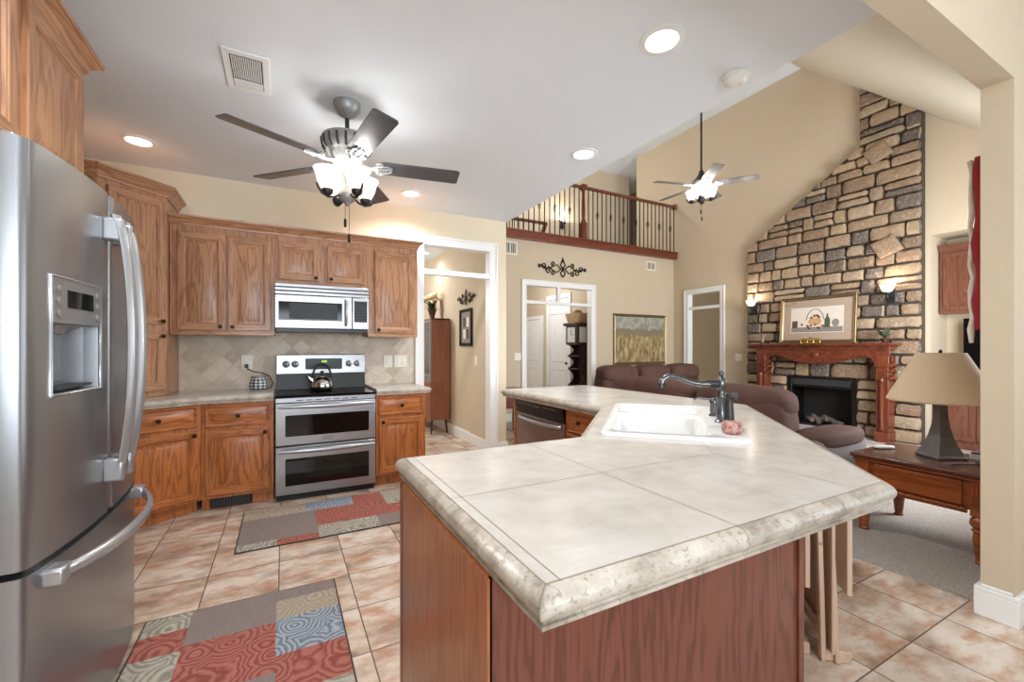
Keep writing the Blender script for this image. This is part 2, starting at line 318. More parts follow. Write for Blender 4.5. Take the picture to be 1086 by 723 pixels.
# ------------------------------------------------------------------ mesh helpers
class MB:
    def __init__(s): s.bm = bmesh.new(); s.mi = 0; s.T = Matrix()
    def mat(s, i): s.mi = i; return s
    def v(s, p): return s.bm.verts.new(s.T @ Vector(p))
    def f(s, vs, mi=None):
        try: fc = s.bm.faces.new(vs)
        except ValueError: return None
        fc.material_index = s.mi if mi is None else mi; return fc
    def box(s, x0, x1, y0, y1, z0, z1):
        if x0 > x1: x0, x1 = x1, x0
        if y0 > y1: y0, y1 = y1, y0
        if z0 > z1: z0, z1 = z1, z0
        p = [s.v((x, y, z)) for z in (z0, z1) for x, y in ((x0, y0), (x1, y0), (x1, y1), (x0, y1))]
        for q in ((3, 2, 1, 0), (4, 5, 6, 7), (0, 1, 5, 4), (1, 2, 6, 5), (2, 3, 7, 6), (3, 0, 4, 7)): s.f([p[i] for i in q])
        return s
    def rings(s, rings, close=True, cap0=True, cap1=True):
        rs = [[s.v(p) for p in r] for r in rings]; n = len(rs[0])
        for a, b in zip(rs, rs[1:]):
            for i in range(n if close else n-1):
                j = (i+1) % n; s.f([a[i], a[j], b[j], b[i]])
        if cap0: s.f(list(reversed(rs[0])))
        if cap1: s.f(rs[-1])
        return rs
    def loft(s, *a, **k): s.rings(*a, **k); return s
    def prism(s, poly, a, b, axis='z'):
        def P(u, v, t): return {'z': (u, v, t), 'y': (u, t, v), 'x': (t, u, v)}[axis]
        s.rings([[P(u, v, a) for u, v in poly], [P(u, v, b) for u, v in poly]]); return s
    def lathe(s, prof, c=(0, 0, 0), n=24, axis='z', cap=True):
        rs = []
        for r, z in prof:
            ring = []
            for i in range(n):
                t = 2*PI*i/n; x, y = r*math.cos(t), r*math.sin(t)
                q = {'z': (x, y, z), 'y': (x, -z, y), 'x': (z, x, y)}[axis]
                ring.append((c[0]+q[0], c[1]+q[1], c[2]+q[2]))
            rs.append(ring)
        s.rings(rs, True, cap, cap); return s
    def tube(s, pts, r, n=8, cap=True):
        pts = [Vector(p) for p in pts]; k = len(pts); rr = r if isinstance(r, (list, tuple)) else [r]*k
        d = (pts[1]-pts[0]).normalized(); up = Vector((0, 0, 1)) if abs(d.z) < .9 else Vector((1, 0, 0))
        nx = d.cross(up).normalized(); out = []
        for i, p in enumerate(pts):
            t = (pts[min(i+1, k-1)]-pts[max(i-1, 0)]).normalized()
            nx = (nx-t*nx.dot(t)).normalized(); ny = t.cross(nx)
            out.append([p+(nx*math.cos(2*PI*j/n)+ny*math.sin(2*PI*j/n))*rr[i] for j in range(n)])
        s.rings(out, True, cap, cap); return s
    def cyl(s, p0, p1, r, r1=None, n=16): return s.tube([p0, p1], [r, r if r1 is None else r1], n)
    def sweep(s, path, prof, z0=0, closed=False):
        n = len(path); P = [Vector(p) for p in path]; rs = []
        for i in range(n):
            d0 = (P[i]-P[i-1]).normalized() if (closed or i > 0) else None
            d1 = (P[(i+1) % n]-P[i]).normalized() if (closed or i < n-1) else None
            d0 = d0 or d1; d1 = d1 or d0
            n0 = Vector((d0.y, -d0.x)); n1 = Vector((d1.y, -d1.x)); m = (n0+n1).normalized(); m /= max(.3, m.dot(n0))
            rs.append([(P[i].x+m.x*o, P[i].y+m.y*o, z0+z) for o, z in prof])
        if closed: rs.append(rs[0])
        s.rings(rs, True, not closed, not closed)
        if closed: bmesh.ops.remove_doubles(s.bm, verts=s.bm.verts, dist=1e-6)
        return s
    def fill(s, loops, z0, z1):
        """slab with holes: loops[0] outer, others holes"""
        for z in (z0, z1):
            es = []
            for lp in loops:
                vs = [s.v((x, y, z)) for x, y in lp]
                for i in range(len(vs)): es.append(s.bm.edges.new((vs[i], vs[(i+1) % len(vs)])))
            g = bmesh.ops.triangle_fill(s.bm, use_beauty=True, use_dissolve=False, edges=es)
            for e in g['geom']:
                if isinstance(e, bmesh.types.BMFace): e.material_index = s.mi
        for lp in loops:
            a = [s.v((x, y, z0)) for x, y in lp]; b = [s.v((x, y, z1)) for x, y in lp]
            for i in range(len(lp)): j = (i+1) % len(lp); s.f([a[i], a[j], b[j], b[i]])
        bmesh.ops.remove_doubles(s.bm, verts=s.bm.verts, dist=1e-5); return s
    def pillow(s, c, h, p=5.0, k=7, taper=0.0, lean=0.0):
        """soft box: centre, half sizes"""
        seen = {}
        def vert(q):
            key = tuple(round(t, 4) for t in q)
            if key not in seen:
                V = Vector(q); inf = max(abs(t) for t in q); nn = sum(abs(t)**p for t in q)**(1/p)
                V = V*(inf/nn); V.x *= 1-taper*V.z; V.y += lean*V.z
                seen[key] = s.v((c[0]+V.x*h[0], c[1]+V.y*h[1], c[2]+V.z*h[2]))
            return seen[key]
        g = [-1+2*i/k for i in range(k+1)]; g = [math.copysign(abs(t)**.8, t) for t in g]
        for ax in range(3):
            for sg in (-1, 1):
                for i in range(k):
                    for j in range(k):
                        q = []
                        for a, b in ((i, j), (i+1, j), (i+1, j+1), (i, j+1)):
                            t = [0, 0, 0]; t[ax] = sg; t[(ax+1) % 3] = g[a]; t[(ax+2) % 3] = g[b]; q.append(vert(t))
                        s.f(q if sg > 0 else q[::-1])
        return s
    def build(s, name, mats, parent=None, bevel=0, seg=2, smooth=35, sub=0, label=None):
        bmesh.ops.recalc_face_normals(s.bm, faces=s.bm.faces)
        me = bpy.data.meshes.new(name); s.bm.to_mesh(me); s.bm.free()
        for m in (mats if isinstance(mats, (list, tuple)) else [mats]): me.materials.append(M[m] if isinstance(m, str) else m)
        if smooth:
            me.polygons.foreach_set('use_smooth', [True]*len(me.polygons)); me.set_sharp_from_angle(angle=math.radians(smooth))
        o = bpy.data.objects.new(name, me); COL.objects.link(o)
        if parent: o.parent = parent
        if bevel:
            b = o.modifiers.new('bevel', 'BEVEL'); b.width = bevel; b.segments = seg; b.limit_method = 'ANGLE'; b.angle_limit = math.radians(40)
        if sub:
            b = o.modifiers.new('sub', 'SUBSURF'); b.levels = sub; b.render_levels = sub
        if label: o['label'] = label
        return o
def thing(name, label, cat, loc=(0, 0, 0), rz=0, group=None):
    o = bpy.data.objects.new(name, None); COL.objects.link(o); o.empty_display_size = .1
    o.location = loc; o.rotation_euler = (0, 0, rz); return tag(o, label, cat, group)
def tag(o, label, cat, group=None):
    o['label'] = label; o['category'] = cat
    if group: o['group'] = group
    return o
def struct(o): o['kind'] = 'structure'; return o
def sbox(name, m, *b, bevel=0):
    return struct(MB().box(*b).build(name, m, bevel=bevel, smooth=0))
def dup(root, loc, rz=None, label=None, name=None):
    r = root.copy(); COL.objects.link(r); r.location = loc
    if rz is not None: r.rotation_euler = (0, 0, rz)
    if label: r['label'] = label
    def kids(a, b):
        for ch in list(a.children):
            c = ch.copy(); COL.objects.link(c); c.parent = b; kids(ch, c)
    kids(root, r); return r
def arc(cx, cy, r, a0, a1, n): return [(cx+r*math.cos(math.radians(a0+(a1-a0)*i/n)), cy+r*math.sin(math.radians(a0+(a1-a0)*i/n))) for i in range(n+1)]
def rrect(x0, x1, y0, y1, r, n=5):
    return arc(x1-r, y0+r, r, -90, 0, n)+arc(x1-r, y1-r, r, 0, 90, n)+arc(x0+r, y1-r, r, 90, 180, n)+arc(x0+r, y0+r, r, 180, 270, n)
def R45(x, y): c = math.sqrt(.5); return (c*(x-y), c*(x+y))

# ------------------------------------------------------------------ room shell
KX = 2.51; KY = 4.88; LY = 6.85; LX = 7.76; ZC = 2.93; HZ = 2.62
sbox('floor', 'tile', -1.7, 3.2, -2.7, 6.9, -.1, 0)
sbox('floor_living', 'carpet', 3.2, 8.5, .75, 6.9, -.1, .012)
sbox('floor_breakfast', 'tile', 3.2, 4.7, -2.7, .75, -.1, 0)
sbox('floor_dining', 'tile', -1.7, 2.5, 6.9, 9.2, -.1, 0)
sbox('floor_hall', 'tile', 2.5, 8.5, 6.9, 10.7, -.1, 0)
sbox('ceiling', 'ceiling', -1.7, KX, .7, 5.0, ZC, ZC+.12)
sbox('ceiling_breakfast', 'ceiling', -1.7, 4.7, -2.7, .69, 3.1, 3.2)
sbox('ceiling_dining', 'ceiling', -1.7, 2.33, 5.0, 9.2, 2.9, 3.0)
sbox('ceiling_living', 'ceiling', KX-.1, 9.6, 4.15, 9.3, 6.07, 6.17)
def zs(y): return 4.01+.963*(y-1.97)
struct(MB().prism([(.7, zs(.7)), (4.16, 6.08), (4.16, 6.2), (.7, zs(.7)+.12)], KX-.1, 8.5, 'x').build('ceiling_slope', 'slope', smooth=0))
# kitchen walls
sbox('wall_left', 'wall', -1.72, -1.6, -2.7, 9.2, 0, 3.2)
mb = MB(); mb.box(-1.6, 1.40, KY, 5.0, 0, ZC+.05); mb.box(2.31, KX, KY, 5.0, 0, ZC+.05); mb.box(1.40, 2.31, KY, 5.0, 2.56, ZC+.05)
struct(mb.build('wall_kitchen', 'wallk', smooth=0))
sbox('wall_dining', 'wall', 2.33, KX, 5.0, 9.2, 0, 6.07)
sbox('wall_dining_end', 'wall', -1.7, 2.33, 9.1, 9.2, 0, 3.0)
sbox('wall_above_kitchen', 'wall', KX-.12, KX, .8, 5.0, ZC+.12, 6.1)
mb = MB()  # wall behind the camera with an opening for the added daylight
mb.box(-1.7, -1.3, -2.7, -2.58, 0, 3.2); mb.box(1.9, 4.7, -2.7, -2.58, 0, 3.2); mb.box(-1.3, 1.9, -2.7, -2.58, 0, .7); mb.box(-1.3, 1.9, -2.7, -2.58, 2.5, 3.2)
struct(mb.build('wall_back', 'wall', smooth=0))
mb = MB()
mb.box(4.6, 4.7, -2.7, -2.1, 0, 3.2); mb.box(4.6, 4.7, .3, .7, 0, 3.2); mb.box(4.6, 4.7, -2.1, .3, 0, .55); mb.box(4.6, 4.7, -2.1, .3, 2.45, 3.2)
struct(mb.build('wall_breakfast', 'wall', smooth=0))
# header over the opening and its jamb wall
sbox('trim_header', 'wall', -1.6, 3.08, .69, .803, HZ, 3.2)
mb = MB(); mb.box(3.08, 4.7, .69, .803, 0, 3.2); mb.box(4.7, 8.5, .69, .803, 0, .8); mb.box(6.8, 8.5, .69, .803, .8, 3.2); mb.box(4.7, 6.8, .69, .803, 2.6, 3.2)
struct(mb.build('wall_jamb', 'wall', smooth=0))
# living room walls
mb = MB(); mb.box(KX, 3.90, LY, LY+.12, 0, 3.35); mb.box(5.46, LX+.1, LY, LY+.12, 0, 3.35); mb.box(3.90, 5.46, LY, LY+.12, 2.52, 3.35)
struct(mb.build('wall_balcony', 'wall', smooth=0))
mb = MB()  # fireplace wall with a doorway and the cabinet niche
mb.box(LX, LX+.12, 6.48, 8.0, 0, 6.1); mb.box(LX, LX+.12, 2.50, 3.30, 0, 6.1); mb.box(LX, LX+.12, 4.33, 5.64, 0, 6.1); mb.box(LX, LX+.12, 3.30, 4.33, .86, 6.1); mb.box(LX, LX+.12, 5.64, 6.48, 2.5, 6.1)
mb.box(LX, LX+.12, .8, 2.50, 2.86, 6.1)
struct(mb.build('wall_fireplace', 'wall', smooth=0))
mb = MB(); mb.box(8.32, 8.42, .8, 2.62, 0, 2.95); mb.box(LX+.12, 8.4, 2.50, 2.62, 0, 2.95); mb.box(LX+.12, 8.4, .8, 2.5, 2.86, 2.95)
struct(mb.build('wall_niche', 'wall', smooth=0))
sbox('wall_closet', 'wall', 8.6, 8.7, 5.0, 7.2, 0, 3.2)
sbox('wall_loft', 'wall', KX, 8.48, 9.05, 9.15, 3.35, 6.1)
sbox('wall_loft_side', 'wall', 8.48, 8.6, 9.15, 10.4, 3.35, 6.1)
sbox('wall_loft_right', 'wall', 9.5, 9.6, 6.9, 10.4, 3.2, 6.1); sbox('wall_loft_end', 'wall', 8.6, 9.5, 10.3, 10.4, 3.2, 6.1); sbox('ceiling_loft', 'ceiling', 7.7, 9.6, 9.3, 10.4, 6.07, 6.17)
sbox('floor_loft', 'carpet', KX, 9.5, LY+.1, 10.3, 3.22, 3.35)
# hall behind the balcony wall
mb = MB(); mb.box(5.72, 5.82, LY+.12, 7.98, 0, 3.2); mb.box(5.72, 5.82, 8.84, 10.7, 0, 3.2); mb.box(5.72, 5.82, 7.98, 8.84, 2.52, 3.2)
struct(mb.build('wall_hall', 'wall', smooth=0))
sbox('wall_hall_end', 'wall', KX, 6.6, 10.6, 10.7, 0, 3.3)

def casing(name, axis, a0, a1, face, ztop, w=.085, t=.022, sgn=-1, depth=.12, bar=None, post=None):
    """white door casing around an opening a0..a1, on wall face coordinate 'face'"""
    mb = MB(); f0, f1 = face+sgn*t, face+depth
    def bx(p0, p1, q0, q1, z0, z1):
        if axis == 'x': mb.box(p0, p1, q0, q1, z0, z1)
        else: mb.box(q0, q1, p0, p1, z0, z1)
    for s0, s1 in ((a0-w, a0), (a1, a1+w)): bx(s0, s1, face, f0, 0, ztop)
    bx(a0-w, a1+w, face, f0, ztop, ztop+w)
    bx(a0-w-.004, a0-w+.02, face, face+sgn*(t+.012), 0, ztop+w-.02); bx(a1+w-.02, a1+w+.004, face, face+sgn*(t+.012), 0, ztop+w-.02); bx(a0-w-.004, a1+w+.004, face, face+sgn*(t+.012), ztop+w-.02, ztop+w+.004)
    bx(a0-.001, a0+.016, f0, f1, 0, ztop); bx(a1-.016, a1+.001, f0, f1, 0, ztop); bx(a0, a1, f0, f1, ztop-.016, ztop+.001)
    if bar: bx(a0, a1, face+sgn*.004, face+.07, bar, bar+.06)
    if post: bx(post-.035, post+.035, face+.0, face+.06, bar+.06, ztop)
    return struct(mb.build(name, 'trimw', bevel=.003))
casing('trim_1', 'x', 1.42, 2.29, KY, 2.545, bar=2.19)
casing('trim_2', 'x', 3.92, 5.44, LY, 2.50, bar=2.15, post=4.66)
casing('trim_3', 'y', 5.66, 6.46, LX, 2.50, bar=2.15)
casing('trim_4', 'y', 8.0, 8.82, 5.72, 2.50, bar=2.13)
def base(name, x0, x1, y0, y1, h=.15):
    mb = MB(); mb.box(x0, x1, y0, y1, 0, h*.78)
    cx, cy = (x0+x1)/2, (y0+y1)/2
    mb.box(x0+(x1-x0)*.0, x1, y0, y1, h*.78, h*.9); mb.box(cx-(x1-x0)*.35, cx+(x1-x0)*.35, cy-(y1-y0)*.35, cy+(y1-y0)*.35, h*.9, h)
    return struct(mb.build(name, 'trimw', bevel=.004))
base('baseboard_jamb', 3.06, 3.08, .67, .823, .16); base('baseboard_jamb_front', 3.08, 4.6, .67, .69, .16)
base('baseboard_living_near', 3.08, 4.7, .803, .823, .16)
base('baseboard_dining', 2.31, 2.33, 5.02, 9.1); base('baseboard_kitchen', 2.38, KX+.02, KY-.02, KY)
base('baseboard_balcony', KX, 3.83, LY-.02, LY); base('baseboard_balcony_right', 5.53, LX, LY-.02, LY)
base('baseboard_fireplace', LX-.02, LX, 5.05, 5.57)
base('baseboard_corner', KX, KX+.02, 4.9, LY-.02)
# backsplash
mb = MB(); mb.box(-.83, 1.335, KY-.012, KY-.001, .94, 1.50)
struct(mb.build('wall_backsplash', 'splash', smooth=0))
# living doors in the hall (each leaf hangs in the setting)
def panel_door(name, w_, h_, loc, rz, knob=True):
    mb = MB(); mb.box(0, w_, 0, .04, 0, h_)
    e = struct(mb.build(name, 'trimw', bevel=.003)); e.location = loc; e.rotation_euler = (0, 0, rz)
    mb = MB()
    for z0, z1, archt in ((.2, .86, False), (1.0, h_-.35, True)):
        poly = [(.12, z0), (w_-.12, z0), (w_-.12, z1)]
        if archt: poly += [(w_/2+(w_/2-.12)*math.cos(t), z1+.16*math.sin(t)) for t in [PI*i/10 for i in range(1, 10)]]
        poly += [(.12, z1)]
        cx = sum(p[0] for p in poly)/len(poly); cz = sum(p[1] for p in poly)/len(poly)
        ins = lambda k: [(cx+(x-cx)*(1-k/(w_/2-.12)), cz+(z-cz)*(1-k/((z1-z0)/2))) for x, z in poly]
        mb.rings([[(x, 0, z) for x, z in poly], [(x, -.012, z) for x, z in ins(.012)], [(x, -.002, z) for x, z in ins(.035)], [(x, -.012, z) for x, z in ins(.09)]], True, False, True)
    mb.build('door_panel', 'trimw', e)
    if knob: MB().lathe([(.012, 0), (.012, .03), (.03, .04), (.03, .06), (.01, .068)], (w_-.07, 0, .98), 14, 'y').build('door_knob', 'bronze', e)
    return e
panel_door('door_1', .80, 2.12, (5.735, 8.81, 0), -PI/2)
panel_door('door_2', .74, 2.05, (5.70, 9.95, 0), -PI/2, False)
mb = MB(); mb.box(5.69, 5.719, 9.08, 9.20, 0, 2.14); mb.box(5.69, 5.719, 9.96, 10.06, 0, 2.14); mb.box(5.69, 5.719, 9.20, 9.96, 2.06, 2.14)
struct(mb.build('trim_5', 'trimw', bevel=.003))
sbox('window_1', 'trimw', 5.74, 5.76, 8.02, 8.8, 2.2, 2.49)
# ------------------------------------------------------------------ cabinets
def knob(parent, x, z, y=-.02):
    return MB().lathe([(.007, 0), (.006, .012), (.016, .018), (.017, .024), (.010, .030)], (x, y, z), 12, 'y').build('knob', 'bronze', parent)
def raised(mb, x0, x1, z0, z1, fw=.062, t=.021, y0=0.0):
    """raised panel front; front face at y0-t. slots: 0 vertical grain, 1 horizontal grain"""
    def R(k, y): return [(x0+k, y, z0+k), (x1-k, y, z0+k), (x1-k, y, z1-k), (x0+k, y, z1-k)]
    def ring(k, y): return [mb.v(p) for p in R(k, y)]
    L = [(0, y0), (0, y0-t+.004), (.005, y0-t), (fw-.014, y0-t), (fw-.010, y0-t+.004), (fw-.005, y0-t+.005), (fw, y0-t+.014), (fw+.007, y0-t+.014), (fw+.036, y0-t+.003), (fw+.040, y0-t+.002)]
    rs = [ring(k, y) for k, y in L]
    for n, (a, b) in enumerate(zip(rs, rs[1:])):
        for i in range(4):
            j = (i+1) % 4; mb.f([a[i], a[j], b[j], b[i]], (1 if i in (0, 2) and n < 6 else 0))
    mb.f(rs[-1], 0); mb.f(rs[0][::-1], 0)
def door(parent, x0, x1, z0, z1, kx=None, kz=None, fw=.062, mats=('oak', 'oakh'), name='door'):
    mb = MB(); raised(mb, x0, x1, z0, z1, fw); d = mb.build(name, mats, parent, smooth=25)
    if kx is not None: knob(d, kx, kz)
    return d
def drawer(parent, x0, x1, z0, z1, m_='oakh'):
    mb = MB(); raised(mb, x0, x1, z0, z1, .024)
    d = mb.build('drawer', (m_, m_), parent, smooth=25); knob(d, (x0+x1)/2, (z0+z1)/2); return d
CROWN = [(.0, 0), (.008, 0), (.010, .016), (.016, .022), (.026, .044), (.042, .056), (.046, .062), (.052, .064), (.054, .078), (0, .078)]
def crown(parent, path, z, k=1.0):
    return MB().sweep(path, [(o*k, h*k) for o, h in CROWN], z).build('crown_moulding', 'oakh', parent, smooth=25)
def upper(label, x0, x1, z0, z1, doors, cpath=None, y=4.52, depth=.355, mats='oak'):
    t = thing('upper_cabinet', label, 'cabinet', (x0, y, 0)); W = x1-x0
    mb = MB(); mb.box(0, W, 0, depth, z0, z1); mb.box(0, W, .0, depth, z0-.0, z0+.001)
    mb.build('cabinet_body', 'oak', t, bevel=.002)
    MB().box(.004, W-.004, -.012, .0, z0-.012, z0+.018).build('light_rail', 'oakh', t, bevel=.003)
    for d in doors: door(t, *d)
    if cpath: crown(t, cpath, z1-.004)
    return t
UT, UB = 2.375, 1.455
upper('double door oak wall cabinet over the left counter beside the corner cabinet', -.835, -.066, UB, UT,
      [(.05, .392, UB+.03, UT-.06, .355, UB+.06), (.408, .74, UB+.03, UT-.06, .445, UB+.06)], [(0, -.002), (.769, -.002)])
upper('short oak wall cabinet directly above the microwave', -.065, .752, 1.935, UT,
      [(.03, .375, 1.965, UT-.06, .342, 1.995), (.445, .79, 1.965, UT-.06, .478, 1.995)], [(0, -.002), (.817, -.002)])
upper('single door oak wall cabinet right of the microwave beside the doorway', .753, 1.262, UB, UT,
      [(.07, .47, UB+.03, UT-.06, .105, UB+.06)], [(0, -.002), (.509, -.002), (.509, .35)])
# corner cabinet standing on the counter, front at 45 degrees
def corner_cabinet():
    s45 = math.sqrt(.5); A = (-.84, 4.44)
    t = thing('corner_cabinet', 'tall angled oak corner cabinet standing on the left counter', 'cabinet', (A[0], A[1], 0), PI/4)
    L = .47
    def loc(p): dx, dy = p[0]-A[0], p[1]-A[1]; return ((dx+dy)*s45, (dy-dx)*s45)
    foot = [loc(p) for p in ((-.84, 4.44), (-.84, 4.876), (-1.596, 4.876), (-1.596, 4.108), (-1.172, 4.108))]
    foot = [foot[0]]+foot[1:]
    mb = MB(); mb.prism(foot, .942, 2.57); mb.build('cabinet_body', 'oak', t, bevel=.002)
    door(t, -L+.055, -.02, 1.52, 2.52, -.05, 1.545); door(t, -L+.055, -.02, .985, 1.455, -.05, 1.425)
    p = [loc(q) for q in ((-1.596, 4.108), (-1.172, 4.108), (-.84, 4.44), (-.84, 4.874))]
    crown(t, p, 2.555, 1.15); return t
corner_cabinet()
def fridge_cabinet():
    t = thing('upper_cabinet', 'deep oak cabinet high above the refrigerator at the upper left', 'cabinet', (-.82, .9, 0), PI/2)
    L = 1.765; mb = MB(); mb.box(0, L, 0, .778, 2.0, 2.60); mb.build('cabinet_body', 'oak', t, bevel=.002)
    for x0, x1 in ((.03, .56), (.60, 1.19), (1.262, 1.75)): door(t, x0, x1, 2.03, 2.58)
    crown(t, [(0, -.002), (L, -.002), (L, .77)], 2.57, 1.25); return t
fridge_cabinet()

def base_cab(label, loc, rz, W, D=.60, door_side='r', dz=(.115, .655), wz=(.685, .86), kick=.1, toe=.06, inset=.028, left_end=False):
    t = thing('base_cabinet', label, 'cabinet', loc, rz)
    mb = MB(); mb.box(0, W, 0, D, kick, .878); mb.box(0, W, toe, D, 0, kick); mb.build('cabinet_body', 'oakb', t, bevel=.002)
    x0, x1 = inset, W-inset
    door(t, x0, x1, dz[0]+.01, dz[1], x1-.035 if door_side == 'r' else x0+.035, dz[1]-.035, mats=('oakb', 'oakbh'))
    drawer(t, x0, x1, wz[0], wz[1], 'oakbh'); return t
FY = 4.25
base_cab('straight oak base cabinet left of the range with black floor register in its kick', (-.585, FY, 0), 0, .515)
base_cab('angled oak base cabinet in the corner nearest the refrigerator', (-.585-.84*.60, FY-.54*.60, 0), math.radians(32.8), .60, D=.45, dz=(.115, .67), wz=(.70, .87))
base_cab('narrow oak base cabinet right of the range beside the doorway', (.785, FY, 0), 0, .485, door_side='l')
# worktops on the stove wall
NOSE = [(0, 0), (.012, -.004), (.022, -.012), (.027, -.024), (.025, -.036), (.018, -.044), (.016, -.046), (.016, -.058), (0, -.058)]
def worktop(label, poly, path, slots):
    t = thing('worktop', label, 'worktop', (0, 0, 0))
    MB().prism(poly, .882, .94).build('top_slab', 'counter', t)
    MB().sweep(path, NOSE, .94).build('edge_nosing', 'edge', t, smooth=50)
    mb = MB()
    for a, b in slots: mb.tube([(a[0], a[1], .9395), (b[0], b[1], .9395)], .0022, 4)
    mb.build('grout_joint', 'grout', t); return t
fx, fy = -.585-.84*.62+.54*.022, FY-.54*.62-.84*.022
worktop('beige stone worktop left of the range wrapping into the corner', [(-.07, 4.868), (-1.59, 4.868), (-1.59, fy-.2), (fx-.1, fy-.06), (fx, fy), (-.575, FY-.022), (-.07, FY-.022)],
        [(fx, fy), (-.575, FY-.022), (-.07, FY-.022)], [((-.575, FY-.02), (-.66, 4.86)), ((-.07, FY+.03), (-.57, FY+.03)), ((-.57, FY+.03), (fx-.02, fy+.05))])
worktop('short beige stone worktop right of the range', [(.785, 4.868), (.785, FY-.022), (1.29, FY-.022), (1.29, 4.868)], [(.785, FY-.022), (1.29, FY-.022), (1.29, 4.868)], [((.785, FY+.03), (1.25, FY+.03)), ((1.25, FY+.03), (1.25, 4.86))])
# floor register in the kick
t = thing('floor_register', 'black floor register grille in the kick under the straight base cabinet', 'vent', (-.53, FY+.06, 0))
mb = MB(); mb.box(0, .30, -.012, -.001, .008, .095); mb.build('frame', 'black', t, bevel=.003)
mb = MB()
for i in range(14): mb.box(.02+i*.019, .03+i*.019, -.018, -.011, .02, .083)
mb.build('louvre', 'dkgrey', t)

# ------------------------------------------------------------------ range
def make_range():
    W = .828
    t = thing('range', 'stainless double oven electric range with black glass cooktop', 'stove', (-.057, 4.2, 0))
    mb = MB(); mb.box(.004, W-.004, .03, .66, .05, .895); mb.build('body', 'dkgrey', t, bevel=.002)
    MB().box(.01, W-.01, .04, .6, 0, .055).build('kick_plate', 'black', t)
    mb = MB(); mb.prism(rrect(-.004, W+.004, -.012, .55, .02), .897, .921); mb.build('cooktop', 'bglass', t, bevel=.006)
    mb = MB()
    for x, y, r in ((.22, .17, .105), (.60, .16, .085), (.22, .42, .075), (.60, .43, .105)):
        for rr in (r, r*.62): mb.lathe([(rr-.0015, .9212), (rr+.0015, .9214), (rr+.0015, .9216), (rr-.0015, .9216)], (x, y, 0), 32, cap=False)
    mb.build('burner_ring', 'dkgrey', t)
    MB().box(.0, W, .005, .03, .855, .897).build('front_trim', 'steelh', t, bevel=.003)
    mb = MB()
    for i in range(7): mb.box(.16+i*.075, .215+i*.075, .0035, .006, .868, .876)
    mb.build('vent_slot', 'black', t)
    def odoor(z0, z1, hz):
        mb = MB(); mb.prism([(0, z0), (W, z0), (W, z1), (0, z1)], -.012, .028, 'y'); d = mb.build('oven_door', 'steelh', t, bevel=.005)
        mb = MB(); wx0, wx1, wz0, wz1 = .075, W-.06, z0+.075, z1-.105
        mb.rings([[(x, -.0125, z) for x, z in rrect(wx0, wx1, wz0, wz1, .008)], [(x, -.016, z) for x, z in rrect(wx0+.004, wx1-.004, wz0+.004, wz1-.004, .006)]]); mb.build('oven_window', 'ovenglass', d)
        pts = [(.02+i*(W-.04)/16, -.05-.022*math.sin(PI*i/16), hz+.0*i) for i in range(17)]
        mb = MB(); mb.tube(pts, [.013+.009*math.sin(PI*i/16) for i in range(17)], 10)
        mb.cyl((.035, -.012, hz), (.035, -.052, hz), .011); mb.cyl((W-.035, -.012, hz), (W-.035, -.052, hz), .011)
        mb.build('handle', 'handle', d, smooth=60); return d
    du = odoor(.488, .852, .825); dl = odoor(.062, .476, .442)
    mb = MB(); mb.box(W/2-.045, W/2+.045, -.0145, -.012, .512, .548); mb.build('badge', 'silver', du, bevel=.003)
    # backguard
    mb = MB(); mb.prism([(.545, .921), (.665, .921), (.665, 1.262), (.60, 1.262), (.575, 1.08)], .004, W-.004, 'x'); mb.build('backguard', 'black', t, bevel=.003)
    mb = MB(); mb.prism([(.573, 1.075), (.60, 1.075), (.615, 1.25), (.60, 1.268), (.592, 1.262)], .0, W, 'x'); bgp = mb.build('control_panel', 'steelh', t, bevel=.004)
    def py(z): return .573+(z-1.075)/(1.262-1.075)*.019
    for x in (.085, .165, W-.16, W-.08):
        k = MB().lathe([(.034, 0), (.034, .006), (.024, .010), (.022, .032), (.018, .034)], (x, py(1.17), 1.17), 18, 'y').build('burner_knob', 'silver', bgp)
        MB().box(x-.004, x+.004, py(1.17)-.039, py(1.17)-.03, 1.15, 1.19).build('pointer', 'dkgrey', k)
    mb = MB(); mb.prism(rrect(.255, .60, 1.115, 1.225, .012), .571, .588, 'y'); p = mb.build('display_panel', 'black', bgp, bevel=.002)
    MB().box(.405, .455, .5700, .5712, 1.185, 1.205).build('clock_display', 'screen', p)
    mb = MB()
    for r in range(2):
        for i in range(5): mb.box(.275+i*.024, .291+i*.024, .5695, .5712, 1.135+r*.03, 1.15+r*.03); mb.box(.475+i*.024, .491+i*.024, .5695, .5712, 1.135+r*.03, 1.15+r*.03)
    mb.build('touch_pad', 'dkgrey', p); return t
make_range()
# kettle
def kettle():
    t = thing('kettle', 'polished steel whistling kettle with black handle on the cooktop', 'kettle', (.335, 4.56, .9218), math.radians(8))
    MB().lathe([(.082, 0), (.098, .012), (.104, .04), (.098, .075), (.078, .108), (.048, .128), (.046, .132)], n=28).build('body', 'chrome', t, smooth=60)
    l = MB().lathe([(.046, .131), (.042, .142), (.02, .150), (.008, .152)], n=20).build('lid', 'chrome', t, smooth=60)
    MB().lathe([(.007, .15), (.010, .165), (.017, .172), (.016, .184), (.006, .19)], n=14).build('lid_knob', 'black', l)
    sp = MB().tube([(-.075, 0, .085), (-.105, 0, .11), (-.125, 0, .14)], [.024, .018, .013], 12).build('spout', 'chrome', t, smooth=60)
    MB().tube([(-.122, 0, .136), (-.133, 0, .152)], [.017, .014], 10).build('spout_cap', 'black', sp)
    pts = [(.082*math.cos(a), 0, .115+.135*math.sin(a)**.8) for a in [PI*i/14 for i in range(15)]]
    MB().tube(pts, [.007]+[.0105]*13+[.007], 8).build('handle', 'black', t, smooth=60); return t
kettle()
